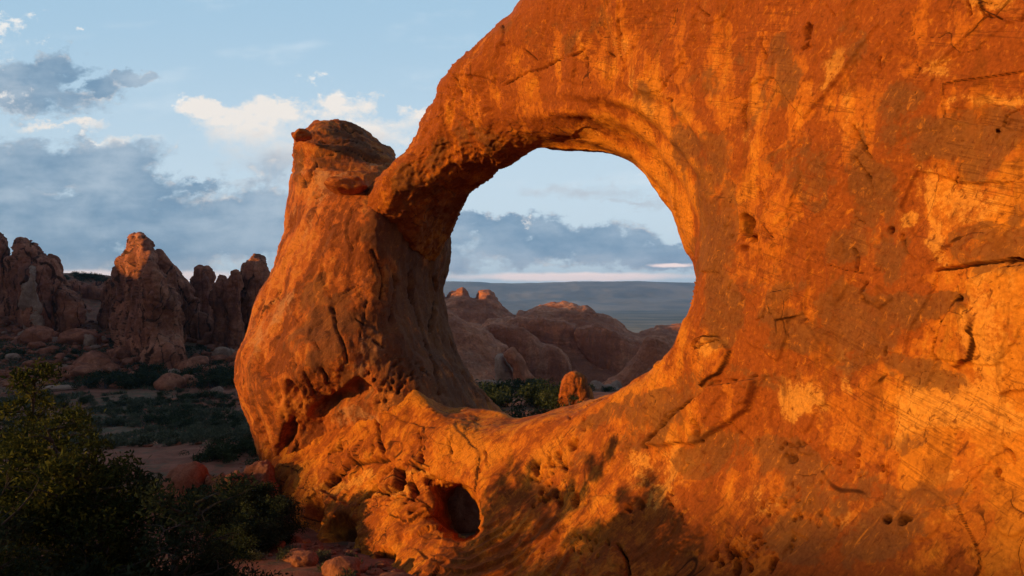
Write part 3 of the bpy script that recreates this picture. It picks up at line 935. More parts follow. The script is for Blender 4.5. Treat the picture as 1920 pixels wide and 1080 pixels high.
def arch_detail(P, u, v, wf, N):
    a = 0.34 * fbm(P, 0.24, 3, 11) + 0.08 * fbm(warp(P, .5, .5, 4), 0.8, 4, 21)
    # spalled plates
    n = fbm(warp(P * np.array([1, 1, .6]), .35, .9, 70), 0.33, 3, 77)
    q = n * 5.0
    fr = q - np.floor(q)
    terr = np.floor(q) + sst(fr, 0.95, 1.0)
    region = sst(fbm(P, 0.16, 2, 90), -.15, .25)
    lower = sst(u, 920, 1100) * (1 - sst(u, 1320, 1380)) * sst(v, 120, 220) * (1 - sst(v, 480, 620))
    a = a + 0.07 * terr * (0.35 + 0.65 * region) * (1 - .85 * lower)
    a = a + 0.018 * fbm(P, 3.0, 4, 33) + 0.03 * np.minimum(0, fbm(P, 1.1, 4, 34, .55, True) - 0.1) * region
    # long sweeping bedding on the underside of the limb
    lower = sst(u, 940, 1120) * (1 - sst(u, 1300, 1340)) * sst(v, 120, 220) * (1 - sst(v, 430, 520))
    rad = np.hypot((u - 1060) / 1.05, v - 470)
    a = a + 0.09 * lower * np.sin(rad / 6.5 + 2.0 * fbm(P, .5, 2, 12))
    # rough, blocky limb foot
    foot = (1 - sst(u, 880, 1020)) * (1 - sst(v, 480, 560))
    a = a + foot * (0.22 * fbm(P, 0.9, 4, 55, .6) + 0.10 * fbm(P, 2.6, 3, 56, .6, True))
    # flowing lip of the lower hollow
    flow = sst(v, 940, 990) * sst(u, 760, 860) * (1 - sst(u, 1000, 1180))
    rr = np.hypot((u - 850) * 0.75, v - 930)
    ph = rr / 17.0 + 1.6 * fbm(P, .5, 2, 14)
    sw = ph - np.floor(ph)
    a = a + flow * 0.16 * (sw ** 2 - sst(sw, .86, 1.0))
    # vertical flutes on the left base
    lb = (1 - sst(u, 760, 900)) * sst(v, 700, 800)
    a = a + lb * (0.07 * fbm(P * np.array([1.6, 1.6, .45]), 1.0, 4, 64, .6) + .05 * fbm(P * np.array([1.2, 1.2, .8]), 1.9, 3, 66, .5, True))
    crack = np.zeros(len(P))
    fm = np.where(wf > 0.02)[0]
    Pf = P[fm]
    # angular fracture plates, strongest on the lower left base and the limb's foot
    zone = .35 * sst(fbm(Pf, 0.22, 3, 610), .05, .45)
    zone = np.maximum(zone, .9 * ((1 - sst(u[fm], 800, 920)) * sst(v[fm], 760, 860)))
    zone = np.maximum(zone, .55 * foot[fm])
    f1, f2, cid = worley(warp(Pf * np.array([.55, .55, .75]), .7, .45, 615), 616)
    edge = f2 - f1
    a[fm] += zone * .19 * cid
    crack[fm] = np.maximum(crack[fm], zone * (1 - sst(edge, .012, .05)) * sst(fbm(Pf, .5, 2, 618), -.15, .25))
    # broad sheared facets over the whole wall
    g1, g2, gid = worley(warp(Pf * np.array([.34, .34, .40]), .9, .55, 645), 646)
    calm = (1 - zone) * (1 - lower[fm]) * sst(u[fm], 900, 1100)
    a[fm] += calm * .11 * gid
    crack[fm] = np.maximum(crack[fm], calm * .7 * (1 - sst(g2 - g1, .003, .011)) * sst(fbm(Pf, .6, 3, 648), .12, .32))
    f1, f2, cid = worley(warp(Pf * np.array([1.5, 1.5, 1.9]), .8, .5, 625), 626)
    a[fm] += zone * .04 * cid
    # hairline cracks
    hl = np.abs(fbm(warp(Pf * np.array([1, 1, .7]), .6, .8, 630), .34, 3, 631))
    hm = .8 * sst(fbm(Pf, .45, 3, 640), .2, .36)
    kd = P[fm, 1] / 22.0
    h1 = (1 - sst(hl / kd, .003, .010)) * hm
    hl2 = np.abs(fbm(warp(Pf, .6, .9, 650), .8, 2, 651))
    h2 = (1 - sst(hl2 / kd, .005, .018)) * sst(fbm(Pf, .6, 3, 660), .18, .34)
    hh = np.maximum(h1, .8 * h2)
    crack[fm] = np.maximum(crack[fm], .9 * hh)
    a[fm] -= .03 * hh
    # flakes: thin shells with sharp lower edges
    fl = fbm(warp(Pf * np.array([1, 1, .8]), .9, .7, 670), .9, 3, 671)
    a[fm] += .035 * sst(fl, .10, .13) * sst(fbm(Pf, .3, 2, 672), -.1, .3)
    for poly, h in PLATES:
        pu = np.array([p[0] for p in poly])
        pv = np.array([p[1] for p in poly])
        m = (u > pu.min() - 30) & (u < pu.max() + 30) & (v > pv.min() - 30) & (v < pv.max() + 30) & (wf > 0)
        if m.any():
            sd = polysd(u[m] + 5 * fbm(P[m], 1.5, 3, 3), v[m] + 5 * fbm(P[m], 1.5, 3, 4), poly, 0)
            a[m] += h * (1 - sst(sd, -2, 1.5)) * wf[m]
            crack[m] = np.maximum(crack[m], .95 * (1 - sst(np.abs(sd), .4, 2.2)) * sst(fbm(P[m], .9, 3, int(pu[0]) % 97), -.12, .2))
    ju = u + 3.0 * fbm(P, 1.6, 4, 101) + 1.5 * fbm(P, 6, 2, 103)
    jv = v + 3.0 * fbm(P, 1.6, 4, 102) + 1.5 * fbm(P, 6, 2, 104)
    for line, wd, dep in CRACKS:
        pu = [p[0] for p in line]
        pv = [p[1] for p in line]
        m = (u > min(pu) - 25) & (u < max(pu) + 25) & (v > min(pv) - 25) & (v < max(pv) + 25) & (wf > 0)
        if m.any():
            dd, sd = linedist(ju[m], jv[m], line)
            if pu[0] < 830 and pv[0] > 830:
                wd, dep = wd * 1.35, dep * 1.2
            wv = wd * np.clip(0.65 + 0.9 * fbm(P[m], 1.4, 3, 7), .12, 1.2) * 1.1
            g = (1 - sst(dd, wv * .45, wv * 1.1)) * wf[m]
            a[m] -= dep * g
            crack[m] = np.maximum(crack[m], 1 - sst(dd, wv * .35, wv * .95))
    for (cu_, cv_, r, asp, dep) in PITS:
        m = (np.abs(ju - cu_) < 3 * r) & (np.abs(jv - cv_) < 3 * r * max(1, asp)) & (wf > 0)
        if m.any():
            e = np.hypot((ju[m] - cu_) / r, (jv[m] - cv_) / (r * asp))
            a[m] -= dep * (1 - sst(e, .6, 1.1)) * wf[m]
            crack[m] = np.maximum(crack[m], .75 * (1 - sst(e, .4, .95)))
    return a, crack


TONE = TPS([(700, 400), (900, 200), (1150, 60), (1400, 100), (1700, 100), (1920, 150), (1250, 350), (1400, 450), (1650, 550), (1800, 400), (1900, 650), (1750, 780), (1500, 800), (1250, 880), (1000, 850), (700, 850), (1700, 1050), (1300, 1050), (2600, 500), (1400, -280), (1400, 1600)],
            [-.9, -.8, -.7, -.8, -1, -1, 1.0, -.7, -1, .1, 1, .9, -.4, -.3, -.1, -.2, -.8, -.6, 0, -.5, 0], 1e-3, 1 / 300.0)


DARK_POLYS = [[(1198, 742), (1262, 712), (1300, 690), (1318, 700), (1335, 720), (1300, 752), (1255, 790), (1225, 825), (1200, 842), (1158, 850), (1172, 815), (1186, 780)],  # this outline paints the shade of a tilted facet along with varnish
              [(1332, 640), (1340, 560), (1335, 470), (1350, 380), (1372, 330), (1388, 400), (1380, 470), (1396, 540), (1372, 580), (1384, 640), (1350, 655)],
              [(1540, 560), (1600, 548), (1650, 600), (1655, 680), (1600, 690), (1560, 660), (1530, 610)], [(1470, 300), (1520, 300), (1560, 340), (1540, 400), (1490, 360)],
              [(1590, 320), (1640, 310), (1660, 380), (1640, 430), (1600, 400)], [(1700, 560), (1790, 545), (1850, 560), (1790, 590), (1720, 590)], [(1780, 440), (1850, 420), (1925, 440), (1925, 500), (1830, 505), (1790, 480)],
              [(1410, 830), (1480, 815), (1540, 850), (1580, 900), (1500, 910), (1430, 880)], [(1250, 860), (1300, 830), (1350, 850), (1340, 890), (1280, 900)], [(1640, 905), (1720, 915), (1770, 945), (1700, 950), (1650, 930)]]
PALE_POLYS = [[(1676, 392), (1712, 398), (1708, 330), (1740, 345), (1800, 338), (1905, 345), (1906, 405), (1830, 425), (1765, 450), (1790, 500), (1775, 515), (1735, 445), (1700, 420)],
              [(1700, 700), (1740, 715), (1790, 720), (1830, 750), (1900, 770), (1890, 800), (1800, 790), (1750, 790), (1705, 760)], [(1835, 530), (1925, 500), (1925, 560), (1880, 600), (1860, 660), (1840, 600)], [(1482, 735), (1515, 722), (1545, 735), (1535, 765), (1490, 770)],
              [(1730, 125), (1765, 95), (1795, 120), (1770, 150)], [(1838, 172), (1900, 165), (1900, 185), (1850, 190)]]


def build_arch():
    Ua = axis(480, 3470, 480, 1935, STEP, 16)
    Va = axis(-450, 2290, -15, 1095, STEP, 14)
    df = depth_map(RING_D)

    def th(X, Y):
        return 5.2 + 1.2 * sst(Y, 820, 1000) - 1.2 * (1 - sst(Y, 200, 420)) * (1 - sst(X, 1000, 1200)) + 2.5 * (1 - sst(X, 820, 1000)) * sst(Y, 880, 960)
    holef = [HOLE_F + [], SMALL_F]
    holeb = [HOLE_B + [], SMALL_B]

    def rough(X, Y):
        Pn = np.stack([X, Y, X * 0], -1).reshape(-1, 3)
        return (3.2 * fbm(Pn, 1 / 42.0, 4, 3, .55)).reshape(X.shape)
    P, Q, u, v, back = solid(Ua, Va, RING_OUT, df, th, 0.9, 34, holef, holeb, rough)
    N = vnormals(P, Q)
    view = P / np.linalg.norm(P, axis=1, keepdims=True)
    face = -(N * view).sum(1)
    wf = (1 - sst(back, 1.2, 2.2)) * sst(face, 0.02, 0.2)
    a, crack = arch_detail(P, u, v, wf, N)
    P2 = P + N * a[:, None]
    N2 = vnormals(P2, Q)
    P2 = P2 + N2 * (0.010 * fbm(P, 7.0, 3, 150, .6) - 0.03 * sst(fbm(P, 3.3, 3, 152), .32, .5))[:, None]
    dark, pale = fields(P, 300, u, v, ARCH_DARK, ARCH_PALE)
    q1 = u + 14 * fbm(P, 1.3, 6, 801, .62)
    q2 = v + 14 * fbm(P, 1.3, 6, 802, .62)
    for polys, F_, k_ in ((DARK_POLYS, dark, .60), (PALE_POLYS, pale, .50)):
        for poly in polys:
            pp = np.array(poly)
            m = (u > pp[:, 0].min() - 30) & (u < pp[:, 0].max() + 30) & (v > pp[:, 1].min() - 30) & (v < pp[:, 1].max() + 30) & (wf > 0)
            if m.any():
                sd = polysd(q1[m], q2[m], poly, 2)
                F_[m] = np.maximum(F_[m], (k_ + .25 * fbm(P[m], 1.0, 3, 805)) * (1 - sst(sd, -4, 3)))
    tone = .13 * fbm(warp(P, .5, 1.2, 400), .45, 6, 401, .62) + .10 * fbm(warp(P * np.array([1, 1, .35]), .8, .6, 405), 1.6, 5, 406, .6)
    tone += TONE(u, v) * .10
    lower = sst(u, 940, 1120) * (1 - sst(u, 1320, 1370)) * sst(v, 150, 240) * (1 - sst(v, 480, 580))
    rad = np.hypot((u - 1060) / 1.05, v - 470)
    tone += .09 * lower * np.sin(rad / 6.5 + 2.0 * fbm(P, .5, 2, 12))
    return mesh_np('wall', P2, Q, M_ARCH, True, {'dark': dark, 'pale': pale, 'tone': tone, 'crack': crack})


PIL_OUT = [(551, 262), (556, 250), (570, 246), (590, 238), (618, 231), (648, 230), (672, 238), (700, 254), (722, 272), (738, 288), (746, 304), (770, 320), (810, 360), (838, 420), (846, 445), (848, 470), (842, 500), (832, 530), (830, 555), (836, 592), (850, 650),
           (872, 692), (902, 736), (938, 772), (960, 800), (960, 870), (860, 900), (700, 900), (560, 900), (520, 880), (502, 880), (490, 850), (474, 805), (458, 760), (449, 715), (447, 690), (453, 660), (467, 632), (476, 592), (488, 558), (503, 532), (518, 494), (532, 440), (540, 395), (547, 360), (553, 325), (556, 300)]
PIL_D = [(560, 260, 42), (640, 240, 44.0), (730, 280, 46), (570, 310, 41.2), (650, 300, 41.5), (650, 340, 39.6), (640, 400, 38.2), (545, 430, 41.5), (580, 500, 38.2), (520, 560, 39.5), (600, 600, 36.4), (670, 520, 36.9), (700, 400, 37.0), (715, 440, 37.0), (715, 490, 36.9), (775, 430, 39.6),
         (480, 640, 38.6), (455, 700, 39.4), (500, 720, 36.8), (560, 690, 35.2), (650, 660, 34.8), (700, 620, 35.6), (720, 690, 35.2), (640, 725, 35.6), (735, 560, 37.2), (770, 560, 40.2), (775, 500, 40.5), (845, 480, 46), (825, 600, 44.5), (755, 640, 36.6), (790, 650, 39.6), (798, 722, 36.0), (835, 715, 39.6),
         (915, 780, 44), (865, 690, 43.5), (880, 750, 42), (815, 768, 35.2), (760, 760, 34.6), (620, 790, 37.4), (700, 790, 35.2), (530, 790, 37.6), (470, 800, 39.5), (500, 880, 39), (620, 900, 38), (800, 880, 37)]
PIL_RECESS = [([(484, 648), (494, 664), (500, 700), (500, 722), (488, 712), (480, 700), (479, 665)], .9), ([(509, 708), (516, 714), (530, 748), (524, 760), (512, 738)], .35), ([(528, 716), (548, 714), (566, 738), (556, 756), (536, 742)], .45),
              ([(515, 866), (522, 825), (536, 795), (552, 783), (558, 800), (552, 830)], .9), ([(478, 790), (490, 785), (500, 815), (508, 840), (490, 838)], .7), ([(662, 708), (672, 704), (712, 732), (700, 745), (640, 765), (600, 780), (580, 770), (610, 742), (640, 730)], .8), ([(480, 600), (486, 590), (488, 610), (482, 622)], .2)]
PIL_CRACKS = [([(560, 590), (561, 605)], 3, .3), ([(670, 600), (680, 612)], 3, .3), ([(625, 580), (632, 620), (645, 650), (652, 678)], 5, .35), ([(604, 690), (612, 705), (616, 720)], 4, .3), ([(520, 632), (528, 618), (533, 600)], 3, .25), ([(700, 640), (716, 652)], 3, .25), ([(690, 560), (674, 640)], 2, .15), ([(660, 390), (650, 430), (660, 470)], 4, .3),
              ([(770, 510), (772, 560), (790, 620), (806, 680), (818, 720), (824, 740)], 4, .45), ([(812, 520), (815, 560), (808, 620)], 6, .4), ([(735, 505), (738, 560), (730, 600)], 4, .3), ([(700, 470), (716, 520), (712, 560)], 5, .35), ([(720, 770), (735, 775), (770, 768)], 2.5, .25), ([(560, 310), (566, 350)], 5, .4), ([(590, 300), (572, 340)], 4, .4), ([(585, 370), (600, 365)], 3, .3), ([(570, 700), (590, 740)], 3, .25), ([(640, 560), (668, 540)], 3, .2),
              ([(600, 262), (660, 268), (720, 290)], 3, .25), ([(590, 285), (650, 280), (700, 300), (735, 322)], 2.5, .2), ([(640, 236), (660, 244), (680, 246)], 3.5, .4), ([(612, 500), (608, 530)], 3, .2), ([(590, 640), (600, 660)], 3, .2), ([(540, 660), (552, 690)], 3, .2)]
PIL_PITS = [(702, 712, 3, 1, .3), (738, 717, 3.5, 1.2, .3), (754, 728, 3, 1, .3), (770, 718, 3, 1, .3)]
for i in range(40):
    PIL_PITS.append((rng0.normal(745, 24), rng0.normal(718, 20), rng0.uniform(1.6, 3.6), rng0.uniform(.8, 1.8), rng0.uniform(.12, .35)))
PIL_DARK = [(600, 570, 40, 30, .7), (630, 640, 70, 50, .6), (620, 580, 40, 16, .7), (650, 690, 50, 50, .55), (600, 690, 50, 40, .55), (795, 590, 95, 220, 1.35), (850, 725, 70, 50, .9), (765, 530, 34, 70, .8), (815, 560, 30, 80, 1.0), (820, 660, 36, 60, .9), (850, 720, 40, 30, .6), (780, 640, 20, 60, .8), (720, 420, 30, 60, .65), (760, 480, 40, 60, .7), (660, 280, 70, 20, .6), (640, 255, 60, 20, .5), (560, 330, 14, 30, .5)]  # jamb varnish, spread broad and dense to paint its shade into the colour
PIL_PALE = [(640, 325, 90, 12, .75), (600, 345, 60, 14, .6), (680, 350, 50, 14, .6), (690, 560, 30, 50, .4), (560, 400, 30, 40, .35), (500, 600, 30, 60, .4), (690, 770, 60, 16, .7), (700, 690, 30, 40, .5), (745, 530, 6, 40, 10, .6)]


def build_pillar():
    Ua = np.arange(425, 980, 2.6)
    Va = np.arange(215, 915, 2.6)
    df = depth_map(PIL_D)

    def th(X, Y):
        return 9.0 - 2.5 * (1 - sst(Y, 250, 420)) - 3.0 * sst(X, 760, 860)

    def rough(X, Y):
        Pn = np.stack([X, Y, X * 0], -1).reshape(-1, 3)
        return (2.6 * fbm(Pn, 1 / 40.0, 4, 13, .55)).reshape(X.shape)
    P, Q, u, v, back = solid(Ua, Va, PIL_OUT, df, th, 2.2, 34, rough=rough)
    N = vnormals(P, Q)
    view = P / np.linalg.norm(P, axis=1, keepdims=True)
    wf = (1 - sst(back, 2.5, 4.5)) * sst(-(N * view).sum(1), 0.02, 0.2)
    a = 0.35 * fbm(P, 0.25, 3, 311) + 0.12 * fbm(warp(P, .4, .6, 9), .7, 4, 312)
    st = P * np.array([1.5, 1.5, .42])
    body = sst(v, 350, 420)
    a = a + body * (0.13 * fbm(st, .8, 5, 313, .6) + 0.06 * fbm(st, 1.4, 4, 314, .55, True) + .05 * fbm(P, 2.4, 4, 315, .6))
    # bedded cap
    cap = 1 - sst(v, 325, 365)
    zz = np.stack([P[:, 0] * .15, P[:, 1] * .15, P[:, 2] + .07 * P[:, 0]], 1)
    a = a + cap * (0.34 * np.round(fbm(zz, 1.5, 3, 320) * 4) / 4 + .08 * fbm(P, 1.6, 4, 321, .6))
    ju = u + 4 * fbm(P, 1.2, 4, 331)
    jv = v + 4 * fbm(P, 1.2, 4, 332)
    for poly, dep in PIL_RECESS:
        sd = polysd(ju + 3 * fbm(P, 2.6, 3, 334), jv + 3 * fbm(P, 2.6, 3, 335), poly, 2)
        a -= dep * (1 - sst(sd, -12, 2)) * wf
    for line, wd, dep in PIL_CRACKS:
        dd, _ = linedist(ju, jv, line)
        a -= .7 * dep * (1 - sst(dd, wd * .15, wd * .75)) * wf
    for (c0, c1, r, asp, dep) in PIL_PITS:
        e = np.hypot((ju - c0) / r, (jv - c1) / (r * asp))
        a -= dep * (1 - sst(e, .5, 1.2)) * wf
    crack = np.zeros(len(P))
    fm = np.where(wf > 0.02)[0]
    Pf = P[fm]
    f1, f2, cid = worley(warp(Pf * np.array([.7, .7, .35]), .6, .5, 715), 716)
    zone = body[fm] * (.35 + .65 * sst(fbm(Pf, .2, 2, 717), -.1, .3))
    a[fm] += zone * .20 * cid
    crack[fm] = zone * .8 * (1 - sst(f2 - f1, .01, .05)) * sst(fbm(Pf, .5, 2, 718), -.05, .3)
    f1, f2, cid = worley(warp(Pf * np.array([2.0, 2.0, 1.0]), .8, .5, 725), 726)
    a[fm] += (.25 + .75 * body[fm]) * .07 * cid
    hl = np.abs(fbm(warp(Pf * np.array([1, 1, .5]), .6, .8, 730), .5, 3, 731))
    hh = (1 - sst(hl, .005, .016)) * sst(fbm(Pf, .45, 3, 740), .08, .3)
    crack[fm] = np.maximum(crack[fm], .8 * hh)
    a[fm] -= .06 * hh
    for line, wd, dep in PIL_CRACKS:
        dd, _ = linedist(ju, jv, line)
        crack = np.maximum(crack, .8 * (1 - sst(dd, wd * .1, wd * .55)) * wf)
    P2 = P + N * a[:, None]
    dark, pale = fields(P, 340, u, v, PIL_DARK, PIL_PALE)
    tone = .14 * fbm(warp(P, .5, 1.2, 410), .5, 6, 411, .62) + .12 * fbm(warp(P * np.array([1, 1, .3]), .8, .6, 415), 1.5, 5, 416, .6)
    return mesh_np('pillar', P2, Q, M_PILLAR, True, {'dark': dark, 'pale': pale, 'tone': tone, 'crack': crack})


def rock_lump(name, seed, size, mat, n=4, strat=0.0, sharp=0.0):
    """irregular boulder: subdivided sphere pushed by noise and a few flat facets"""
    import bmesh
    bm = bmesh.new()
    bmesh.ops.create_icosphere(bm, subdivisions=n, radius=1.0)
    V = np.array([x.co[:] for x in bm.verts])
    F = np.array([[x.index for x in f.verts] for f in bm.faces])
    bm.free()
    r = np.random.default_rng(seed)
    rad = np.ones(len(V))
    for i in range(9):
        d = r.normal(size=3)
        d /= np.linalg.norm(d)
        h = r.uniform(.62, .95)
        c = V @ d
        rad = np.minimum(rad, np.where(c > 1e-3, h / np.maximum(c, 1e-3), 9))
    V2 = V * (1 + (rad - 1) * (0.5 + 0.5 * sharp))[:, None]
    s = np.array(size)
    _f1, _f2, _id = worley(V * 1.5 + seed, seed + 11)
    V2 = V2 * (1 + .10 * _id * (.3 + sharp) + .12 * fbm(V, 1.3, 3, seed) + .06 * fbm(V, 4.0, 3, seed + 3) + .035 * fbm(V * np.array([1, 1, 3]), 6, 2, seed + 4))[:, None]
    if strat:
        V2[:, :2] *= (1 + strat * np.round(2.5 * fbm(np.stack([V[:, 0] * .1, V[:, 1] * .1, V[:, 2]], 1), 4.0, 2, seed + 8))[:, None] / 2.5)
    return mesh_np(name, V2 * s, F, mat)


arch = obj('rock_arch', None, loc=tuple(W(1000, 900, 24)), label='huge orange sandstone arch with one great round opening and a small hole below', cat='rock arch')
arch.empty_display_size = 1
aw = tuple(-np.array(arch.location))
obj('wall', build_arch(), arch, aw)
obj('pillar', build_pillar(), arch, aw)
p = W(563, 254, 41.0)
obj('cap_boulder', rock_lump('cap_boulder', 4, (.66, .7, .40), M_PILLAR, 4, sharp=1.0), arch, tuple(p + np.array(aw)))
p = W(648, 350, 38.6)
obj('ledge_block', rock_lump('ledge_block', 9, (1.25, 1.1, .62), M_PILLAR, 4, sharp=1.0), arch, tuple(p + np.array(aw)))

# ------------------------------------------------------------------ fins, spires and slickrock beyond


def fin(name, pts, d, W_, label, cat, mat=M_FIN, step=1.6, r=None, ctrl=None, flute=.5, ledge=.5, parent=None, group=None, amp=1.0, lean=0.0, bury=40.0, dark=-0.3, slab=1.0):
    p = np.array(pts, float)
    hh = p[:, 1].max() - p[:, 1].min()
    low = sst(p[:, 1], p[:, 1].min() + .78 * hh, p[:, 1].max())
    pts = [(a, b + bury * c) for (a, b), c in zip(pts, low)]
    p = np.array(pts, float)
    pad = 8
    Ua = np.arange(p[:, 0].min() - pad, p[:, 0].max() + pad, step)
    Va = np.arange(p[:, 1].min() - pad, p[:, 1].max() + pad, step)
    ctrl = ctrl or []
    cxm, cym = p[:, 0].mean(), p[:, 1].mean()
    t = TPS([(c[0], c[1]) for c in ctrl] , [c[2] for c in ctrl], 1e-3, 1 / 60.0) if len(ctrl) >= 4 else None
    s = d / FPX

    def df(X, Y):
        return d - W_ + (t(X, Y) if t else 0) + lean * (p[:, 1].max() - Y) * s
    h = int(2 * W_ / (step * s * 1.3)) + 6
    nt = int(np.clip(h, 14, 60))
    sd_ = abs(hash(name + str(pts[0]))) % 1000 if False else int(p[:, 0].sum() + p[:, 1].sum()) % 997

    def rough(X, Y):
        Pn = np.stack([X, Y, X * 0], -1).reshape(-1, 3)
        return (1.4 + 1.3 * fbm(Pn, 1 / 14.0, 4, sd_, .6)).reshape(X.shape)
    P, Q, u, v, back = solid(Ua, Va, pts, df, 2 * W_, r or W_ * .55, nt, rough=rough, smooth=3)
    N = vnormals(P, Q)
    k = s * 10          # metres per ten pixels
    a = amp * k * (0.45 * fbm(P * np.array([1, 1, .6]), .30 / k, 3, sd_ + 1) + .16 * fbm(warp(P, .5 / k, .5 * k, sd_), .8 / k, 5, sd_ + 2, .6))
    blk = fbm(warp(P * np.array([1, 1, .55]), .3 / k, .6 * k, sd_ + 20), .45 / k, 2, sd_ + 21) * 4
    a += amp * k * .30 * (np.floor(blk) + sst(blk - np.floor(blk), .8, 1.0))
    a += flute * k * (.35 * fbm(P * np.array([1, 1, .16]), 1.1 / k, 3, sd_ + 3, .55) + .30 * np.minimum(0, .25 - np.abs(fbm(P * np.array([1, 1, .10]), .55 / k, 2, sd_ + 5))) * -1.0)
    f1, f2, cid = worley(warp(P / k * np.array([.50, .50, .10]), .5, .5, sd_ + 30), sd_ + 31)
    a += slab * k * (.50 * cid + .10 * np.minimum(f2 - f1, .12) / .12)
    crk = slab * .8 * (1 - sst(f2 - f1, .02, .08))
    f1, f2, cid = worley(warp(P / k * np.array([1.3, 1.3, .8]), .8, .5, sd_ + 40), sd_ + 41)
    a += slab * k * .09 * cid
    top = p[:, 1].min()
    hgt = p[:, 1].max() - top
    wt_ = 1 - sst(v, top + hgt * .15, top + hgt * .6)
    zz = np.stack([P[:, 0] * .08, P[:, 1] * .08, P[:, 2]], 1)
    a += ledge * k * (.25 + .75 * wt_) * .5 * np.round(fbm(zz, .8 / k, 3, sd_ + 7) * 4) / 4
    P = P + N * a[:, None]
    if parent is None:
        o = np.array([P[:, 0].mean(), P[:, 1].mean(), P[:, 2].min()])
        me = mesh_np(name, P - o, Q, mat, True, {'dark': np.full(len(P), dark), 'pale': np.full(len(P), -1.0), 'crack': crk})
        return obj(name, me, None, tuple(o), label, cat, group)
    o = np.array(parent.location)
    me = mesh_np(name, P - o, Q, mat, True, {'dark': np.full(len(P), dark), 'pale': np.full(len(P), -1.0), 'crack': crk})
    return obj(name, me, parent)


GF = 'sandstone fins on the skyline left of the arch'
fin('rock_fin', [(-60, 452), (-20, 440), (0, 447), (8, 452), (13, 466), (15, 498), (18, 526), (24, 552), (18, 575), (-60, 575)], 190, 6, 'dark rock fin cut by the left edge of the photo', 'rock fin', group=GF)
fin('rock_fin', [(14, 500), (22, 486), (27, 480), (30, 452), (36, 446), (44, 447), (53, 459), (62, 459), (71, 466), (81, 479), (100, 484), (110, 492), (114, 506), (116, 520), (124, 535), (138, 560), (150, 590), (118, 600), (60, 600), (18, 585)], 185, 8,
    'broad brown fin with a twin pointed top, second from the left edge', 'rock fin', group=GF, ctrl=[(30, 450, 0), (30, 580, 0), (120, 580, 3), (110, 500, 2), (60, 520, -3), (60, 590, -5)])
fin('rock_slab', [(54, 504), (62, 500), (70, 513), (73, 542), (80, 580), (70, 600), (50, 595), (45, 566), (44, 540)], 174.5, 3, 'pale upright slab leaning on the twin-topped fin', 'rock slab', M_PALE, r=1.6, flute=.2, slab=.3)
fin('rock_lump', [(101, 552), (113, 541), (138, 546), (154, 560), (158, 585), (120, 598), (104, 580)], 181, 5, 'rounded brown rock mass right of the pale slab', 'rock')
fin('cliff_band', [(108, 538), (120, 531), (160, 532), (190, 535), (226, 531), (232, 600), (108, 600)], 222, 6, 'low cliff band below the shrubby hilltop', 'cliff', flute=1.1)
fin('rock_fin', [(193, 527), (203, 520), (214, 522), (221, 531), (222, 556), (214, 582), (206, 610), (192, 610), (188, 580), (190, 548)], 190, 4, 'small dark oval fin just left of the tallest fin', 'rock fin', group=GF)
big = obj('rock_fin', None, loc=tuple(W(275, 650, 158)), label='tallest fin on the left skyline with a sunlit orange peak', cat='rock fin', group=GF)
fin('body', [(219, 492), (229, 484), (237, 476), (243, 464), (244, 450), (250, 443), (261, 441), (270, 446), (277, 455), (283, 466), (290, 474), (300, 500), (318, 530), (330, 575), (336, 607), (338, 680), (290, 680), (240, 670), (213, 640), (207, 600), (220, 572), (223, 542), (217, 519)], 162, 7, None, None, parent=big,
    ctrl=[(245, 452, 5), (222, 495, 10), (220, 620, 7), (264, 446, -4), (272, 480, -5), (290, 480, 4), (330, 600, 6), (265, 620, -3), (300, 660, -3)])
fin('buttress', [(250, 520), (255, 504), (261, 478), (270, 470), (289, 471), (294, 498), (311, 526), (329, 566), (337, 593), (339, 680), (272, 680), (261, 615), (252, 566)], 155, 5, None, None, parent=big, r=3.0,
    ctrl=[(259, 484, 4), (252, 520, 7), (291, 476, 1.5), (280, 480, -4), (278, 510, -5), (285, 560, -4.5), (330, 600, 3), (310, 660, -3), (262, 640, 1)])
fin('shoulder', [(284, 478), (290, 469), (297, 467), (305, 471), (311, 484), (316, 498), (322, 530), (330, 580), (300, 600), (285, 540)], 166, 4, None, None, parent=big)
fin('rock_fin', [(305, 505), (318, 502), (327, 513), (333, 520), (340, 525), (347, 531), (353, 540), (358, 556), (370, 572), (386, 596), (400, 620), (404, 660), (335, 660), (308, 620)], 182, 7, 'ragged ridge stepping down to the right behind the tallest fin', 'rock fin', group=GF, flute=.9)
fin('rock_spire', [(365, 505), (374, 498), (385, 501), (391, 508), (393, 533), (393, 566), (397, 585), (396, 620), (368, 620), (364, 592), (363, 542), (363, 515)], 186, 4, 'flat-topped square spire standing alone in the gap', 'rock spire', group=GF, slab=.6)
fin('rock_spire', [(354, 530), (359, 520), (364, 522), (366, 545), (366, 570), (352, 570)], 192, 2, 'small sunlit knob beside the square spire', 'rock spire', group=GF, slab=.6)
fin('rock_spire', [(402, 545), (409, 525), (416, 518), (422, 523), (427, 537), (431, 556), (436, 640), (432, 670), (410, 668), (402, 610), (398, 566)], 173, 4, 'lowest pointed spire of the three beside the arch pillar', 'rock spire', group=GF, slab=.6)
fin('rock_spire', [(429, 530), (435, 512), (441, 507), (449, 512), (455, 527), (457, 578), (464, 643), (462, 680), (430, 680), (426, 640), (426, 578)], 168, 4, 'rounded spire between the pointed spire and the flat-topped butte', 'rock spire', group=GF, slab=.6)
fin('rock_butte', [(455, 500), (460, 491), (467, 486), (478, 484), (490, 486), (497, 494), (501, 502), (507, 515), (525, 560), (535, 680), (470, 680), (456, 610), (453, 530)], 177, 7, 'flat-topped butte nearest the arch pillar with a lit cap', 'rock butte', group=GF, ledge=.9)

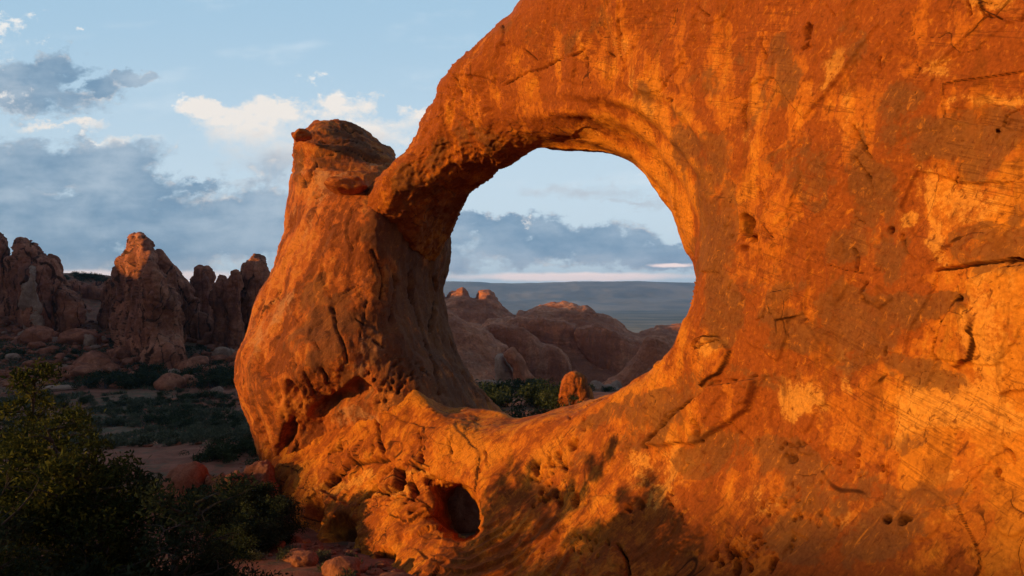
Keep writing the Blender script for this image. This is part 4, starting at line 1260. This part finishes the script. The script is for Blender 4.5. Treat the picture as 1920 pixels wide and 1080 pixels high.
GS = 'slickrock ridges seen through the arch'
fin('slickrock_ridge', [(790, 560), (818, 546), (828, 541), (834, 557), (839, 553), (844, 547), (856, 544), (867, 539), (876, 546), (880, 556), (889, 561), (894, 559), (896, 549), (904, 545), (919, 546), (926, 556), (938, 570), (951, 581), (962, 590), (990, 593), (1010, 606), (1030, 660), (919, 680), (790, 680)], 330, 26, 'banded slickrock ridge topped with two knobs, behind the left jamb', 'rock ridge', M_SLICK, group=GS, amp=.35, slab=.22, r=8, ledge=1.1, flute=.2,
    ctrl=[(820, 545, 0), (930, 555, 0), (820, 620, -24), (1000, 600, 0), (920, 600, -16), (1000, 650, -22)])
fin('slickrock_ridge', [(970, 592), (984, 587), (996, 582), (1007, 576), (1019, 570), (1037, 567), (1058, 566), (1076, 569), (1087, 575), (1099, 574), (1111, 582), (1116, 588), (1132, 594), (1150, 600), (1165, 609), (1173, 619), (1197, 626), (1205, 622), (1226, 617), (1230, 611), (1245, 610), (1310, 617), (1320, 690), (1185, 700), (980, 680)], 300, 26, 'long slickrock ridge with a sunlit flat crest in the middle of the arch', 'rock ridge', M_SLICK, group=GS, amp=.35, slab=.22, r=7, ledge=1.1, flute=.2,
    ctrl=[(1050, 568, 0), (1250, 612, 10), (1000, 600, -12), (1150, 640, -16), (1250, 660, -10), (1050, 640, -22)])
fin('slickrock_ridge', [(900, 622), (912, 606), (930, 598), (966, 595), (1007, 596), (1049, 600), (1074, 607), (1083, 619), (1090, 638), (1126, 660), (1150, 680), (1170, 698), (1160, 730), (1067, 725), (948, 680), (905, 650)], 268, 20, 'smooth fin with a steep striped face below the flat crest', 'rock ridge', M_SLICK, group=GS, amp=.35, slab=.22, r=4, flute=1.1, ledge=.5)
fin('slickrock_ridge', [(1075, 622), (1100, 610), (1126, 611), (1156, 622), (1185, 637), (1206, 645), (1216, 660), (1210, 720), (1165, 720), (1096, 670)], 256, 17, 'sloping fin with a shaded cliff, right of the striped face', 'rock ridge', M_SLICK, group=GS, amp=.35, slab=.22, r=4, flute=1.1, ledge=.5)
fin('slickrock_ridge', [(898, 628), (910, 612), (928, 604), (960, 610), (990, 622), (1014, 643), (1046, 652), (1064, 672), (1070, 700), (1060, 730), (1000, 725), (930, 680)], 226, 17, 'rounded whaleback ridge in the middle of the slickrock', 'rock ridge', M_SLICK, group=GS, amp=.35, slab=.22, r=4, flute=.9, ledge=.5)
fin('slickrock_ridge', [(780, 590), (818, 578), (844, 584), (868, 601), (889, 607), (913, 621), (933, 639), (952, 652), (948, 668), (966, 690), (984, 724), (960, 750), (871, 740), (780, 720)], 196, 17, 'nearest broad slickrock slope beside the left jamb', 'rock ridge', M_SLICK, group=GS, amp=.35, slab=.22, r=5, flute=.8, ledge=.3,
    ctrl=[(800, 600, 2), (900, 610, 2), (860, 650, -6), (960, 720, -10), (830, 700, -14), (950, 655, 3)])
fin('rock_fin', [(926, 676), (932, 664), (942, 662), (950, 672), (960, 692), (974, 716), (986, 740), (936, 740), (928, 710)], 152, 5, 'left of the two pale rounded fins at the slickrock foot', 'rock fin', M_PALE, r=4, flute=.4, ledge=.1, slab=.1, amp=.5)
fin('rock_fin', [(944, 664), (952, 656), (964, 655), (975, 664), (990, 692), (1004, 712), (1020, 740), (980, 745), (962, 700), (950, 680)], 147, 5, 'right of the two pale rounded fins at the slickrock foot', 'rock fin', M_SLICK, r=4, flute=.4, ledge=.1, slab=.1, amp=.5)
fin('slickrock_ridge', [(1120, 735), (1140, 712), (1162, 700), (1185, 674), (1204, 648), (1216, 634), (1234, 631), (1256, 640), (1290, 700), (1280, 760), (1130, 770)], 168, 12, 'steep dark slickrock dome against the right side of the opening', 'rock ridge', M_SLICK, group=GS, amp=.5, slab=.35, r=8, flute=.5, ledge=.2)
fin('rock_slab', [(1108, 724), (1122, 716), (1140, 715), (1162, 728), (1160, 745), (1110, 745)], 112, 4, 'pale grey low slab behind the sill of the arch', 'rock slab', M_PALE, r=3, flute=.2, ledge=.3, slab=.2)
fin('boulder', [(1045, 752), (1048, 735), (1052, 716), (1060, 701), (1076, 695), (1089, 700), (1099, 708), (1102, 723), (1112, 738), (1112, 770), (1048, 775)], 64, 2.2, 'tall rounded orange boulder standing just behind the arch sill', 'boulder', M_PILLAR, step=1.4, r=1.2, amp=.5, slab=.12, flute=.25, ledge=.2)

# ------------------------------------------------------------------ trees, bushes, boulders


def tube(path, radii, sides=7):
    path = np.asarray(path, float)
    n = len(path)
    tan = np.gradient(path, axis=0)
    tan /= np.linalg.norm(tan, axis=1, keepdims=True) + 1e-9
    ref = np.where(np.abs(tan[:, 2:3]) > .9, np.array([[1., 0, 0]]), np.array([[0, 0, 1.]]))
    a = np.cross(tan, ref)
    a /= np.linalg.norm(a, axis=1, keepdims=True) + 1e-9
    b = np.cross(tan, a)
    th = np.linspace(0, 2 * np.pi, sides, endpoint=False)
    V = path[:, None] + np.asarray(radii)[:, None, None] * (a[:, None] * np.cos(th)[None, :, None] + b[:, None] * np.sin(th)[None, :, None])
    i = np.arange(n * sides).reshape(n, sides)
    j = np.roll(i, -1, 1)
    Q = np.stack([i[:-1], j[:-1], j[1:], i[1:]], -1).reshape(-1, 4)
    return V.reshape(-1, 3), Q


def join(parts):
    Vs, Qs, o = [], [], 0
    for V, Q in parts:
        Vs.append(V)
        Qs.append(Q + o)
        o += len(V)
    return np.concatenate(Vs), np.concatenate(Qs)


def bend(r, p0, dirn, length, n, wob, up=0.0):
    pts = [np.array(p0, float)]
    d = np.array(dirn, float)
    for i in range(n):
        d = d + r.normal(size=3) * wob + np.array([0, 0, up])
        d /= np.linalg.norm(d)
        pts.append(pts[-1] + d * length / n)
    return np.array(pts)


def tufts(r, centres, radii, per, ln, wd, flat=.75, tone=None):
    """sprays of small narrow leaves: each clump is full of short upturned twigs' worth of needles"""
    Cs, Ts = [], []
    for i, (c, R) in enumerate(zip(centres, radii)):
        k = max(8, int(per * R * R))
        x = r.normal(size=(k, 3))
        x /= np.linalg.norm(x, axis=1, keepdims=True)
        x *= (r.uniform(.15, 1, size=(k, 1)) ** .45) * R
        x[:, 2] *= flat
        # the clump is itself uneven
        x *= (1 + .35 * np.sin(5 * x[:, :1] / R + i) * np.cos(4 * x[:, 1:2] / R + 2 * i))
        Cs.append(x + c)
        Ts.append(np.clip(r.normal(.45 if tone is None else tone[i], .22, size=k), 0, 1))
    Cn = np.concatenate(Cs)
    T = np.concatenate(Ts)
    n = len(Cn)
    d = r.normal(size=(n, 3)) + np.array([0, 0, .5])
    d /= np.linalg.norm(d, axis=1, keepdims=True)
    e = np.cross(d, r.normal(size=(n, 3)))
    e /= np.linalg.norm(e, axis=1, keepdims=True)
    sz_ = np.repeat(r.uniform(.6, 1.5, size=len(Cs)), [len(c) for c in Cs])[:, None]
    L = ln * sz_ * r.uniform(.6, 1.3, size=(n, 1))
    w_ = wd * sz_ * r.uniform(.6, 1.3, size=(n, 1))
    V = np.stack([Cn - e * w_ * .5, Cn + d * L * .5 - e * w_ * .35, Cn + d * L, Cn + d * L * .45 + e * w_ * .6], 1).reshape(-1, 3)
    Q = np.arange(n * 4).reshape(n, 4)
    return V, Q, np.repeat(T, 4)


def tree_meshes(name, seed, h, R, leaf, per, ln, wd, lean=(0, 0), start=.18, nb=18, clump=(.3, .55), fork=False, shape='round', open_=0.0):
    r = np.random.default_rng(seed)
    wood = []
    cen, rad = [], []
    tr = bend(r, (0, 0, -.4), (lean[0], lean[1], 1), h * .97 + .4, 12, .10, .03)
    rt = np.linspace(.045 * h * .55, .012, len(tr))
    wood.append(tube(tr, rt, 9))
    trunks = [tr]
    if fork:
        for q in range(2):
            k = 2 + q
            a = r.uniform(0, 2 * np.pi)
            f = bend(r, tr[k], (math.cos(a) * .8, math.sin(a) * .8, .8), h * .62, 9, .16, .05)
            wood.append(tube(f, np.linspace(rt[k] * .75, .012, len(f)), 7))
            trunks.append(f)
    for ti, t in enumerate(trunks):
        m = nb if ti == 0 else nb // 2
        for i in range(m):
            s = start + (1 - start) * (i + r.uniform(0, .8)) / m
            s = min(s, .985)
            x = s * (len(t) - 1)
            k = int(x)
            p0 = t[k] + (t[min(k + 1, len(t) - 1)] - t[k]) * (x - k)
            a = i * 2.4 + r.uniform(-.6, .6)
            if shape == 'round':
                pr = math.sqrt(max(.05, 1 - ((s - .45) / .58) ** 2))
            else:
                pr = max(.18, 1.05 * (1 - s) ** .5)
            L = R * pr * r.uniform(.65, 1.1)
            br = bend(r, p0, (math.cos(a), math.sin(a), r.uniform(-.05, .5)), L, 6, .20, .05)
            wood.append(tube(br, np.linspace(max(.014, .028 * L + .004 * h), .006, len(br)), 6))
            for q in range(2 + int(3 * L / R)):
                kk = r.integers(2, len(br))
                tw = bend(r, br[kk], r.normal(size=3) * .8 + (br[-1] - br[0]) / L * .6 + np.array([0, 0, .35]), L * r.uniform(.2, .42), 3, .25, .08)
                wood.append(tube(tw, np.linspace(.012, .004, len(tw)), 4))
                if r.uniform() > open_:
                    cen.append(tw[-1])
                    rad.append(r.uniform(*clump) * (0.75 + .4 * pr))
            if r.uniform() > open_:
                cen.append(br[-1])
                rad.append(r.uniform(*clump))
    for i in range(14):
        t = trunks[i % len(trunks)]
        k = r.integers(2, len(t) - 1)
        a = r.uniform(0, 6.28)
        tw = bend(r, t[k], (math.cos(a), math.sin(a), r.uniform(-.2, .6)), R * r.uniform(.7, 1.15), 6, .32, .02)
        wood.append(tube(tw, np.linspace(.03, .006, len(tw)), 5))
        for q in range(3):
            t2 = bend(r, tw[r.integers(2, 6)], r.normal(size=3) + np.array([0, 0, .4]), R * r.uniform(.2, .4), 4, .3)
            wood.append(tube(t2, np.linspace(.012, .004, len(t2)), 4))
    cen.append(tr[-1])
    rad.append(clump[0])
    tone = np.clip(.35 + .25 * r.normal(size=len(cen)), .05, .95)
    V, Q, T = tufts(r, cen, rad, per, ln, wd, tone=tone)
    Vw, Qw = join(wood)
    kz = h / V[:, 2].max()
    V[:, 2] *= kz
    Vw[:, 2] *= kz
    return mesh_np(name + '_trunk', Vw, Qw, M_BARK), mesh_np(name + '_crown', V, Q, leaf, False, {'tint': T})


def plant(name, meshes, x, y, label, cat, group=None, rot=0.0, sc_=1.0, dz=-.1):
    o = obj(name, None, None, (x, y, gz(x, y) + dz), label, cat, group)
    o.rotation_euler = (0, 0, rot)
    o.scale = (sc_, sc_, sc_)
    obj('trunk', meshes[0], o)
    obj('crown', meshes[1], o)
    return o


GT = 'pinyons and junipers in the left foreground'
NEAR = [
    # u, v of the crown top, distance, radius, seed, form, label
    (46, 655, 17.5, 2.1, 3, 'open', 'tall open pinyon with bare limbs showing, at the left edge'),
    (192, 766, 13.5, 1.5, 5, 'dense', 'pinyon with one tufted pointed leader, right of the tall open pinyon'),
    (280, 800, 14.5, 1.5, 8, 'dense', 'broad bushy pinyon in front of the red dome boulder'),
    (412, 905, 30.0, 2.0, 11, 'fork', 'gnarled juniper with a dark forked trunk, below the red boulders'),
    (492, 905, 29.0, 1.6, 14, 'dense', 'rounded juniper pressed against the foot of the arch'),
    (90, 850, 12.5, 1.9, 17, 'dense', 'dark shaded juniper at the bottom left corner'),
    (250, 900, 12.5, 1.7, 21, 'dense', 'dark shaded juniper at the bottom, under the bushy pinyon'),
    (370, 985, 14.5, 1.4, 24, 'dense', 'low dark juniper at the bottom edge, left of the bare soil'),
    (-60, 740, 16.0, 2.1, 27, 'dense', 'dark pinyon half out of the photo at the left edge'),
    (445, 965, 27.0, 1.2, 30, 'dense', 'small juniper between the forked one and the rounded one'),
]
for (u, v, d, R, sd, form, lab) in NEAR:
    x, y, zt = W(u, v, d)
    h = max(1.6, zt - gz(x, y) + .1)
    per = 1000
    if form == 'open':
        ms = tree_meshes('pinyon', sd, h, R, M_LEAF, 1000, .11, .042, start=.25, nb=30, clump=(.20, .36), fork=True, shape='cone', open_=.05)
    elif form == 'fork':
        ms = tree_meshes('juniper', sd, h, R, M_LEAF, 900, .11, .042, start=.35, nb=14, clump=(.22, .38), fork=True, open_=.25)
    else:
        ms = tree_meshes('pinyon', sd, h, R, M_LEAF if sd < 13 else M_JUNI, per, .11, .045, start=.10, nb=30, clump=(.22, .42), fork=sd % 2 == 0)
    plant('pinyon_tree' if form != 'fork' else 'juniper_tree', ms, x, y, lab, 'tree', GT)

# bushes of the valley: five forms, copied
BUSH = []
for k in range(5):
    r = np.random.default_rng(60 + k)
    n = 12
    cen = np.stack([r.normal(size=n) * .55, r.normal(size=n) * .55, r.uniform(.25, .95, size=n)], 1)
    V, Q, T = tufts(r, cen, r.uniform(.28, .5, size=n), 330, .17, .085, tone=np.clip(r.normal(.4, .25, size=n), 0, 1))
    wd_ = []
    for i in range(5):
        a = r.uniform(0, 6.28)
        b_ = bend(r, (0, 0, -.2), (math.cos(a) * .5, math.sin(a) * .5, .8), 1.0, 4, .2)
        wd_.append(tube(b_, np.linspace(.06, .015, len(b_)), 5))
    Vw, Qw = join(wd_)
    BUSH.append((mesh_np('bush_stem', Vw, Qw, M_BARK), mesh_np('bush_crown', V, Q, M_JUNI, False, {'tint': T})))
SAGE = []
for k in range(4):
    r = np.random.default_rng(80 + k)
    n = 6
    cen = np.stack([r.uniform(-.32, .32, size=n), r.uniform(-.32, .32, size=n), r.uniform(.14, .34, size=n)], 1)
    V, Q, T = tufts(r, cen, r.uniform(.26, .36, size=n), 700, .2, .06, tone=np.clip(r.normal(.4, .25, size=n), 0, 1))
    SAGE.append(mesh_np('sage_crown', V, Q, M_SAGE, False, {'tint': T}))


def bush(u, v, d, width, label, group, i, tall=1.0):
    x, y, z = W(u, v, d)
    # slide along the ground until it stands where the photograph shows it
    for it in range(6):
        zz = gz(x, y)
        if zz < -0.5:
            d2 = zz / ((V0 - v) / FPX) if v > V0 + 4 else d
            d2 = min(max(d2, d * .75), d * 1.3)
            d = .5 * d + .5 * d2
            x, y, z = W(u, v, d)
    o = obj('juniper_bush', None, None, (x, y, gz(x, y) - .1), label, 'bush', group)
    s_ = width / 2.3
    o.scale = (s_, s_, s_ * tall)
    o.rotation_euler = (0, 0, i * 1.7)
    m = BUSH[i % 5]
    obj('stem', m[0], o)
    obj('crown', m[1], o)
    return o


rb = np.random.default_rng(77)
i = 0
zones = [
    # u range, v range, distance of top and bottom rows, count, width, label, group
    ((160, 470), (700, 728), (128, 108), 58, (3.0, 5.5), 'dark green juniper in the long thicket at the foot of the talus slope', 'thicket at the foot of the talus'),
    ((290, 470), (735, 800), (108, 78), 52, (.9, 3.4), 'round green juniper on the open red flat left of the arch', 'junipers on the red valley floor'),
    ((0, 300), (745, 800), (105, 85), 26, (1.0, 2.6), 'low green bush on the open flat behind the foreground pinyons', 'bushes behind the foreground pinyons'),
    ((380, 490), (825, 880), (66, 46), 12, (1.6, 2.8), 'yellowish green bush above the cracked red boulders', 'bushes above the red boulders'),
    ((0, 440), (610, 690), (180, 140), 62, (1.4, 3.6), 'small dark juniper among the talus boulders below the fins', 'junipers on the talus slope'),
    ((118, 216), (514, 532), (255, 240), 18, (3.0, 5.0), 'dark juniper on the hilltop above the low cliff band', 'junipers on the hilltop'),
    ((880, 960), (738, 778), (100, 62), 17, (1.4, 4.6), 'dark green juniper in the hollow behind the sill of the arch', 'junipers seen through the arch'),
    ((975, 1050), (700, 770), (125, 60), 19, (1.4, 4.8), 'dark green juniper beside the tall orange boulder in the arch', 'junipers beside the orange boulder'),
    ((895, 1040), (788, 806), (58, 50), 9, (1.8, 3.4), 'low dark juniper right behind the sill of the arch', 'junipers right behind the sill'),
    ((1090, 1160), (700, 735), (125, 90), 9, (2.0, 3.2), 'green juniper between the orange boulder and the right jamb', 'junipers near the right jamb'),
]
for (ur, vr, dr, n, wr, lab, grp) in zones:
    for k in range(n):
        t = rb.uniform() ** .8
        u = rb.uniform(*ur)
        v = vr[0] + (vr[1] - vr[0]) * t
        bush(u, v, dr[0] + (dr[1] - dr[0]) * t, rb.uniform(*wr), lab, grp, i, rb.uniform(.75, 1.15))
        i += 1
o = bush(1066, 748, 61, 1.7, 'green bush growing against the foot of the tall orange boulder', None, 2)
o.location = W(1068, 757, 60.6)

rs = np.random.default_rng(91)
for k in range(298):
    v = 716 + 150 * rs.uniform() ** 1.3
    u = rs.uniform(0, 490)
    d = 11.5 * FPX / (v - V0) * 1.25
    x, y, _ = W(u, v, d)
    o = obj('sagebrush', SAGE[k % 4], None, (x, y, gz(x, y) - .03), 'low grey-green sagebrush on the red flat left of the arch', 'shrub', 'sagebrush on the valley floor')
    s_ = rs.uniform(.8, 2.0)
    o.scale = (s_, s_, s_)
    o.rotation_euler = (0, 0, k)

# loose rubble on the talus and dry grass on the flat: too many to count
def scatter_rubble():
    import bmesh
    bm = bmesh.new()
    bmesh.ops.create_icosphere(bm, subdivisions=1, radius=1.0)
    B = np.array([x.co[:] for x in bm.verts])
    F = np.array([[x.index for x in f.verts] for f in bm.faces])
    bm.free()
    r = np.random.default_rng(404)
    n = 7000
    y = np.concatenate([r.uniform(132, 205, n - 1500), r.uniform(24, 60, 700), r.uniform(60, 132, 800)])
    x = np.concatenate([r.uniform(-.78, -.36, n - 1500), r.uniform(-.40, -.20, 700), r.uniform(-.78, -.36, 800)]) * y
    keep = fbm(np.stack([x, y, x * 0], 1), .06, 3, 405) > np.where(y > 132, -.25, .05)
    x, y = x[keep], y[keep]
    n = len(x)
    z = ground_z(x, y)
    sz = np.clip(.16 * np.exp(r.normal(size=n) * .6), .07, .8) * np.where(y > 132, 1.7, np.where(y < 60, .45, .8))
    V = B[None] * (1 + .35 * r.normal(size=(n, len(B), 1))).clip(.5, 1.6)
    V = V * sz[:, None, None] * np.array([1.2, 1.0, .7]) + np.stack([x, y, z + sz * .2], 1)[:, None]
    Q = (F[None] + (np.arange(n) * len(B))[:, None, None]).reshape(-1, 3)
    obj('rubble', mesh_np('rubble', V.reshape(-1, 3), Q, M_FIN, False), kind='stuff')


def scatter_grass():
    r = np.random.default_rng(505)
    n = 15000
    y = np.concatenate([r.uniform(60, 165, n - 2500), r.uniform(24, 60, 2500)])
    x = r.uniform(-.80, -.19, n) * y
    keep = fbm(np.stack([x, y, x * 0], 1), .07, 4, 506) > .03
    x, y = x[keep], y[keep]
    n = len(x)
    c = np.stack([x, y, ground_z(x, y) - .02], 1)
    far = np.clip(y / 110.0, .35, 1.2)
    Vs, Ts = [], []
    for k in range(6):
        d = r.normal(size=(n, 3)) * .5 + np.array([0, 0, 1.0])
        d /= np.linalg.norm(d, axis=1, keepdims=True)
        e = np.cross(d, r.normal(size=(n, 3)))
        e /= np.linalg.norm(e, axis=1, keepdims=True)
        L = (.55 * far * r.uniform(.4, 1.2, n))[:, None]
        wd = (.11 * far)[:, None]
        o_ = c + r.normal(size=(n, 3)) * np.array([.16, .16, 0]) * far[:, None]
        Vs.append(np.stack([o_ - e * wd, o_ + e * wd, o_ + d * L + e * wd * .3, o_ + d * L - e * wd * .3], 1))
        Ts.append(r.uniform(0, 1, (n, 1)) * np.ones((1, 4)))
    V = np.concatenate(Vs).reshape(-1, 3)
    T = np.concatenate(Ts).reshape(-1)
    obj('dry_grass', mesh_np('dry_grass', V, np.arange(len(V)).reshape(-1, 4), M_SAGE, False, {'tint': T}), kind='stuff')


scatter_rubble()
scatter_grass()

# dead juniper in the opening
r = np.random.default_rng(7)
wd_ = []
tr = bend(r, (0, 0, -.3), (.25, 0, 1), 3.6, 8, .22)
wd_.append(tube(tr, np.linspace(.16, .03, len(tr)), 7))
for k in range(9):
    q = r.integers(2, len(tr))
    br = bend(r, tr[q], r.normal(size=3) * np.array([1, .6, .5]) + np.array([0, 0, .5]), r.uniform(.8, 1.9), 5, .3)
    wd_.append(tube(br, np.linspace(.06, .012, len(br)), 5))
Vw, Qw = join(wd_)
p = W(985, 790, 47)
obj('dead_juniper', mesh_np('dead_juniper', Vw, Qw, M_BARK), None, (p[0], p[1], gz(p[0], p[1])), 'bare twisted dead juniper in the middle of the opening', 'tree')


def boulder(u, v, d, size, seed, label, mat=M_RED, sink=.25, group=None, sharp=.5, strat=.04, rz=0.0, cat='boulder', name='boulder'):
    """u, v: where its foot meets the ground"""
    x, y, z = W(u, v, d)
    o = obj(name, rock_lump(name, seed, size, mat, 4 if max(size) * FPX / d > 12 else 3, strat, sharp), None, (x, y, max(gz(x, y), -99) + size[2] * (1 - 2 * sink) * .8), label, cat, group)
    o.rotation_euler = (0, 0, rz)
    return o


boulder(180, 694, 146, (3.6, 3.2, 2.9), 3, 'big rounded brown boulder on the talus, left of the tallest fin', M_FIN)
boulder(152, 680, 148, (1.8, 1.6, 1.0), 31, 'overhanging ledge boulder leaning on the big rounded boulder', M_FIN, sink=.05)
boulder(206, 694, 143, (2.0, 1.8, 1.6), 5, 'lower boulder against the right of the big rounded boulder', M_FIN)
boulder(130, 700, 140, (2.6, 2, 1.2), 7, 'flat brown boulder left of the big rounded boulder', M_FIN)
boulder(320, 708, 128, (3.0, 2.6, 2.1), 11, 'squat pinkish boulder below the tallest fin', M_FIN)
boulder(356, 704, 130, (1.8, 1.8, 1.8), 13, 'upright boulder right of the squat pinkish boulder', M_FIN)
boulder(296, 676, 138, (2.2, 1.8, .8), 17, 'flat slab boulder above the squat pinkish boulder', M_FIN)
boulder(228, 704, 132, (2.4, 2, .8), 19, 'low pale boulder between the big rounded and the squat one', M_FIN)
boulder(408, 716, 120, (1.3, 1, 1.1), 23, 'small whitish rock in the dark thicket', M_PALE, sharp=.9)
boulder(98, 600, 170, (2.6, 1.5, 1.5), 27, 'angular brown boulder below the twin-topped fin', M_FIN, sharp=.9)
boulder(168, 612, 165, (1.6, 1.4, 2.2), 29, 'pale upright rock on the slope left of the tallest fin', M_PALE, sharp=.8)
boulder(44, 610, 168, (1.4, 1.2, 1.4), 33, 'pale rock on the slope at the far left', M_PALE, sharp=.9)
boulder(352, 660, 146, (2.8, 2.2, 2.0), 35, 'brown boulder at the right foot of the tallest fin', M_FIN)
boulder(110, 715, 130, (3.6, 2, .7), 37, 'pale low rock slab at the edge of the flat', M_PALE)
boulder(60, 705, 135, (3.0, 2, .6), 39, 'second pale rock slab, behind the open pinyon', M_PALE)
rt_ = np.random.default_rng(123)
for k in range(250):
    t = rt_.uniform()
    v = 585 + 118 * t
    u = rt_.uniform(0, 460)
    if 505 < v < 600 and 140 < u < 215:
        continue
    d = 188 - 55 * t
    sz = rt_.uniform(.6, 1.7) * (2.0 if rt_.uniform() < .2 else .9)
    boulder(u, v, d, (sz * rt_.uniform(.9, 1.5), sz, sz * rt_.uniform(.5, .9)), 200 + k, 'brown block in the talus below the skyline fins', M_FIN if rt_.uniform() < .8 else M_PALE, group='talus blocks', sharp=.8, rz=rt_.uniform(0, 6), strat=0)
# red boulders between the pinyons and the arch
boulder(352, 925, 37, (1.35, 1.3, 1.75), 41, 'smooth red dome boulder rising behind the foreground pinyons', M_RED, sharp=.1, strat=.015, sink=.3)
fin('boulder', [(386, 905), (398, 896), (412, 893), (424, 898), (426, 930), (390, 935)], 37, .8, 'small red rock between the dome boulder and the cracked slabs', 'boulder', M_RED, r=.6, flute=.15, ledge=.2, bury=60, slab=.4)
fin('boulder', [(408, 918), (420, 892), (432, 882), (446, 880), (456, 890), (452, 910), (440, 940), (408, 945)], 35.5, .8, 'cracked red rock in the middle of the row beside the dome boulder', 'boulder', M_RED, r=.5, flute=.15, ledge=.3, bury=60, slab=.4)
fin('boulder', [(438, 912), (450, 890), (466, 876), (482, 868), (496, 867), (512, 880), (520, 940), (445, 945)], 37, 1.1, 'largest cracked red slab, touching the foot of the arch', 'boulder', M_RED, r=.6, flute=.2, ledge=.35, bury=60, slab=.4)
boulder(862, 1024, 34, (2.3, 1.6, 1.9), 61, 'dark rock seen through the small lower hole', M_RED, sharp=.9)
bush(884, 985, 36, 1.6, 'dark bush seen through the small lower hole', None, 3)
boulder(470, 962, 31, (.5, .5, .4), 49, 'small orange rock below the largest cracked slab', M_RED)
boulder(640, 1068, 23.5, (.75, .6, .45), 51, 'dark low rock on the bare soil at the bottom', M_RED, sharp=.7)
boulder(735, 1090, 21.5, (1.3, .9, .55), 53, 'rounded pink rock at the bottom edge in front of the small hole', M_RED, sharp=.3)
boulder(1100, 748, 62, (1.3, 1.2, 1.0), 55, 'small orange rock at the right of the tall orange boulder', M_RED)
boulder(1060, 772, 58, (1.2, .9, .5), 57, 'flat pale rock in front of the tall orange boulder', M_PALE)
for k in range(12):
    boulder(905 + k * 6 + rt_.uniform(-3, 3), 736 + rt_.uniform(-3, 6), 118, (rt_.uniform(.8, 1.6), 1, rt_.uniform(.6, 1)), 500 + k, 'pale block in the row of rocks behind the left jamb', M_PALE, group='pale rocks behind the left jamb', sharp=.8)
for k in range(34):
    u = rt_.uniform(500, 760)
    v = 985 + (u - 500) * .33 + rt_.uniform(-6, 75)
    d = 10.2 * FPX / (v - V0) * rt_.uniform(.95, 1.06)
    sz = rt_.uniform(.07, .30) if k % 6 else rt_.uniform(.35, .6)
    boulder(u, v, d, (sz * rt_.uniform(.9, 1.6), sz, sz * rt_.uniform(.5, .9)), 700 + k, 'broken red stone on the bare soil at the foot of the arch', M_RED, group='stones at the foot of the arch', sharp=.9, rz=rt_.uniform(0, 6), strat=0)
for k in range(14):
    u = rt_.uniform(480, 720)
    v = 1010 + (u - 480) * .22 + rt_.uniform(0, 60)
    x, y, z = W(u, v, 10.0 * FPX / (v - V0))
    o = obj('sagebrush', SAGE[k % 4], None, (x, y, gz(x, y) - .03), 'small dry shrub on the bare soil at the foot of the arch', 'shrub', 'shrubs at the foot of the arch')
    s_ = rt_.uniform(.35, .8)
    o.scale = (s_, s_, s_)
    o.rotation_euler = (0, 0, k)
x, y, z = W(650, 1080, 22.0)
o = obj('desert_shrub', SAGE[1], None, (x, y, gz(x, y)), 'small dark shrub on the bare soil at the bottom', 'shrub')

# ------------------------------------------------------------------ haze
hz = bpy.data.materials.new('haze')
hz.use_nodes = True
ht = hz.node_tree
ht.nodes.clear()
pv = ht.nodes.new('ShaderNodeVolumePrincipled')
pv.inputs['Color'].default_value = (0.38, 0.64, 1.0, 1)
pv.inputs['Density'].default_value = 1.0e-4
pv.inputs['Anisotropy'].default_value = 0.6
ho = ht.nodes.new('ShaderNodeOutputMaterial')
ht.links.new(pv.outputs[0], ho.inputs['Volume'])
x0, x1, y0, y1, z0, z1 = -9500, 9500, -600, 8300, -175, 260
V = np.array([(x, y, z) for x in (x0, x1) for y in (y0, y1) for z in (z0, z1)], float)
Q = np.array([(0, 1, 3, 2), (4, 6, 7, 5), (0, 4, 5, 1), (2, 3, 7, 6), (0, 2, 6, 4), (1, 5, 7, 3)])
obj('haze', mesh_np('haze', V, Q, hz, False), kind='stuff')
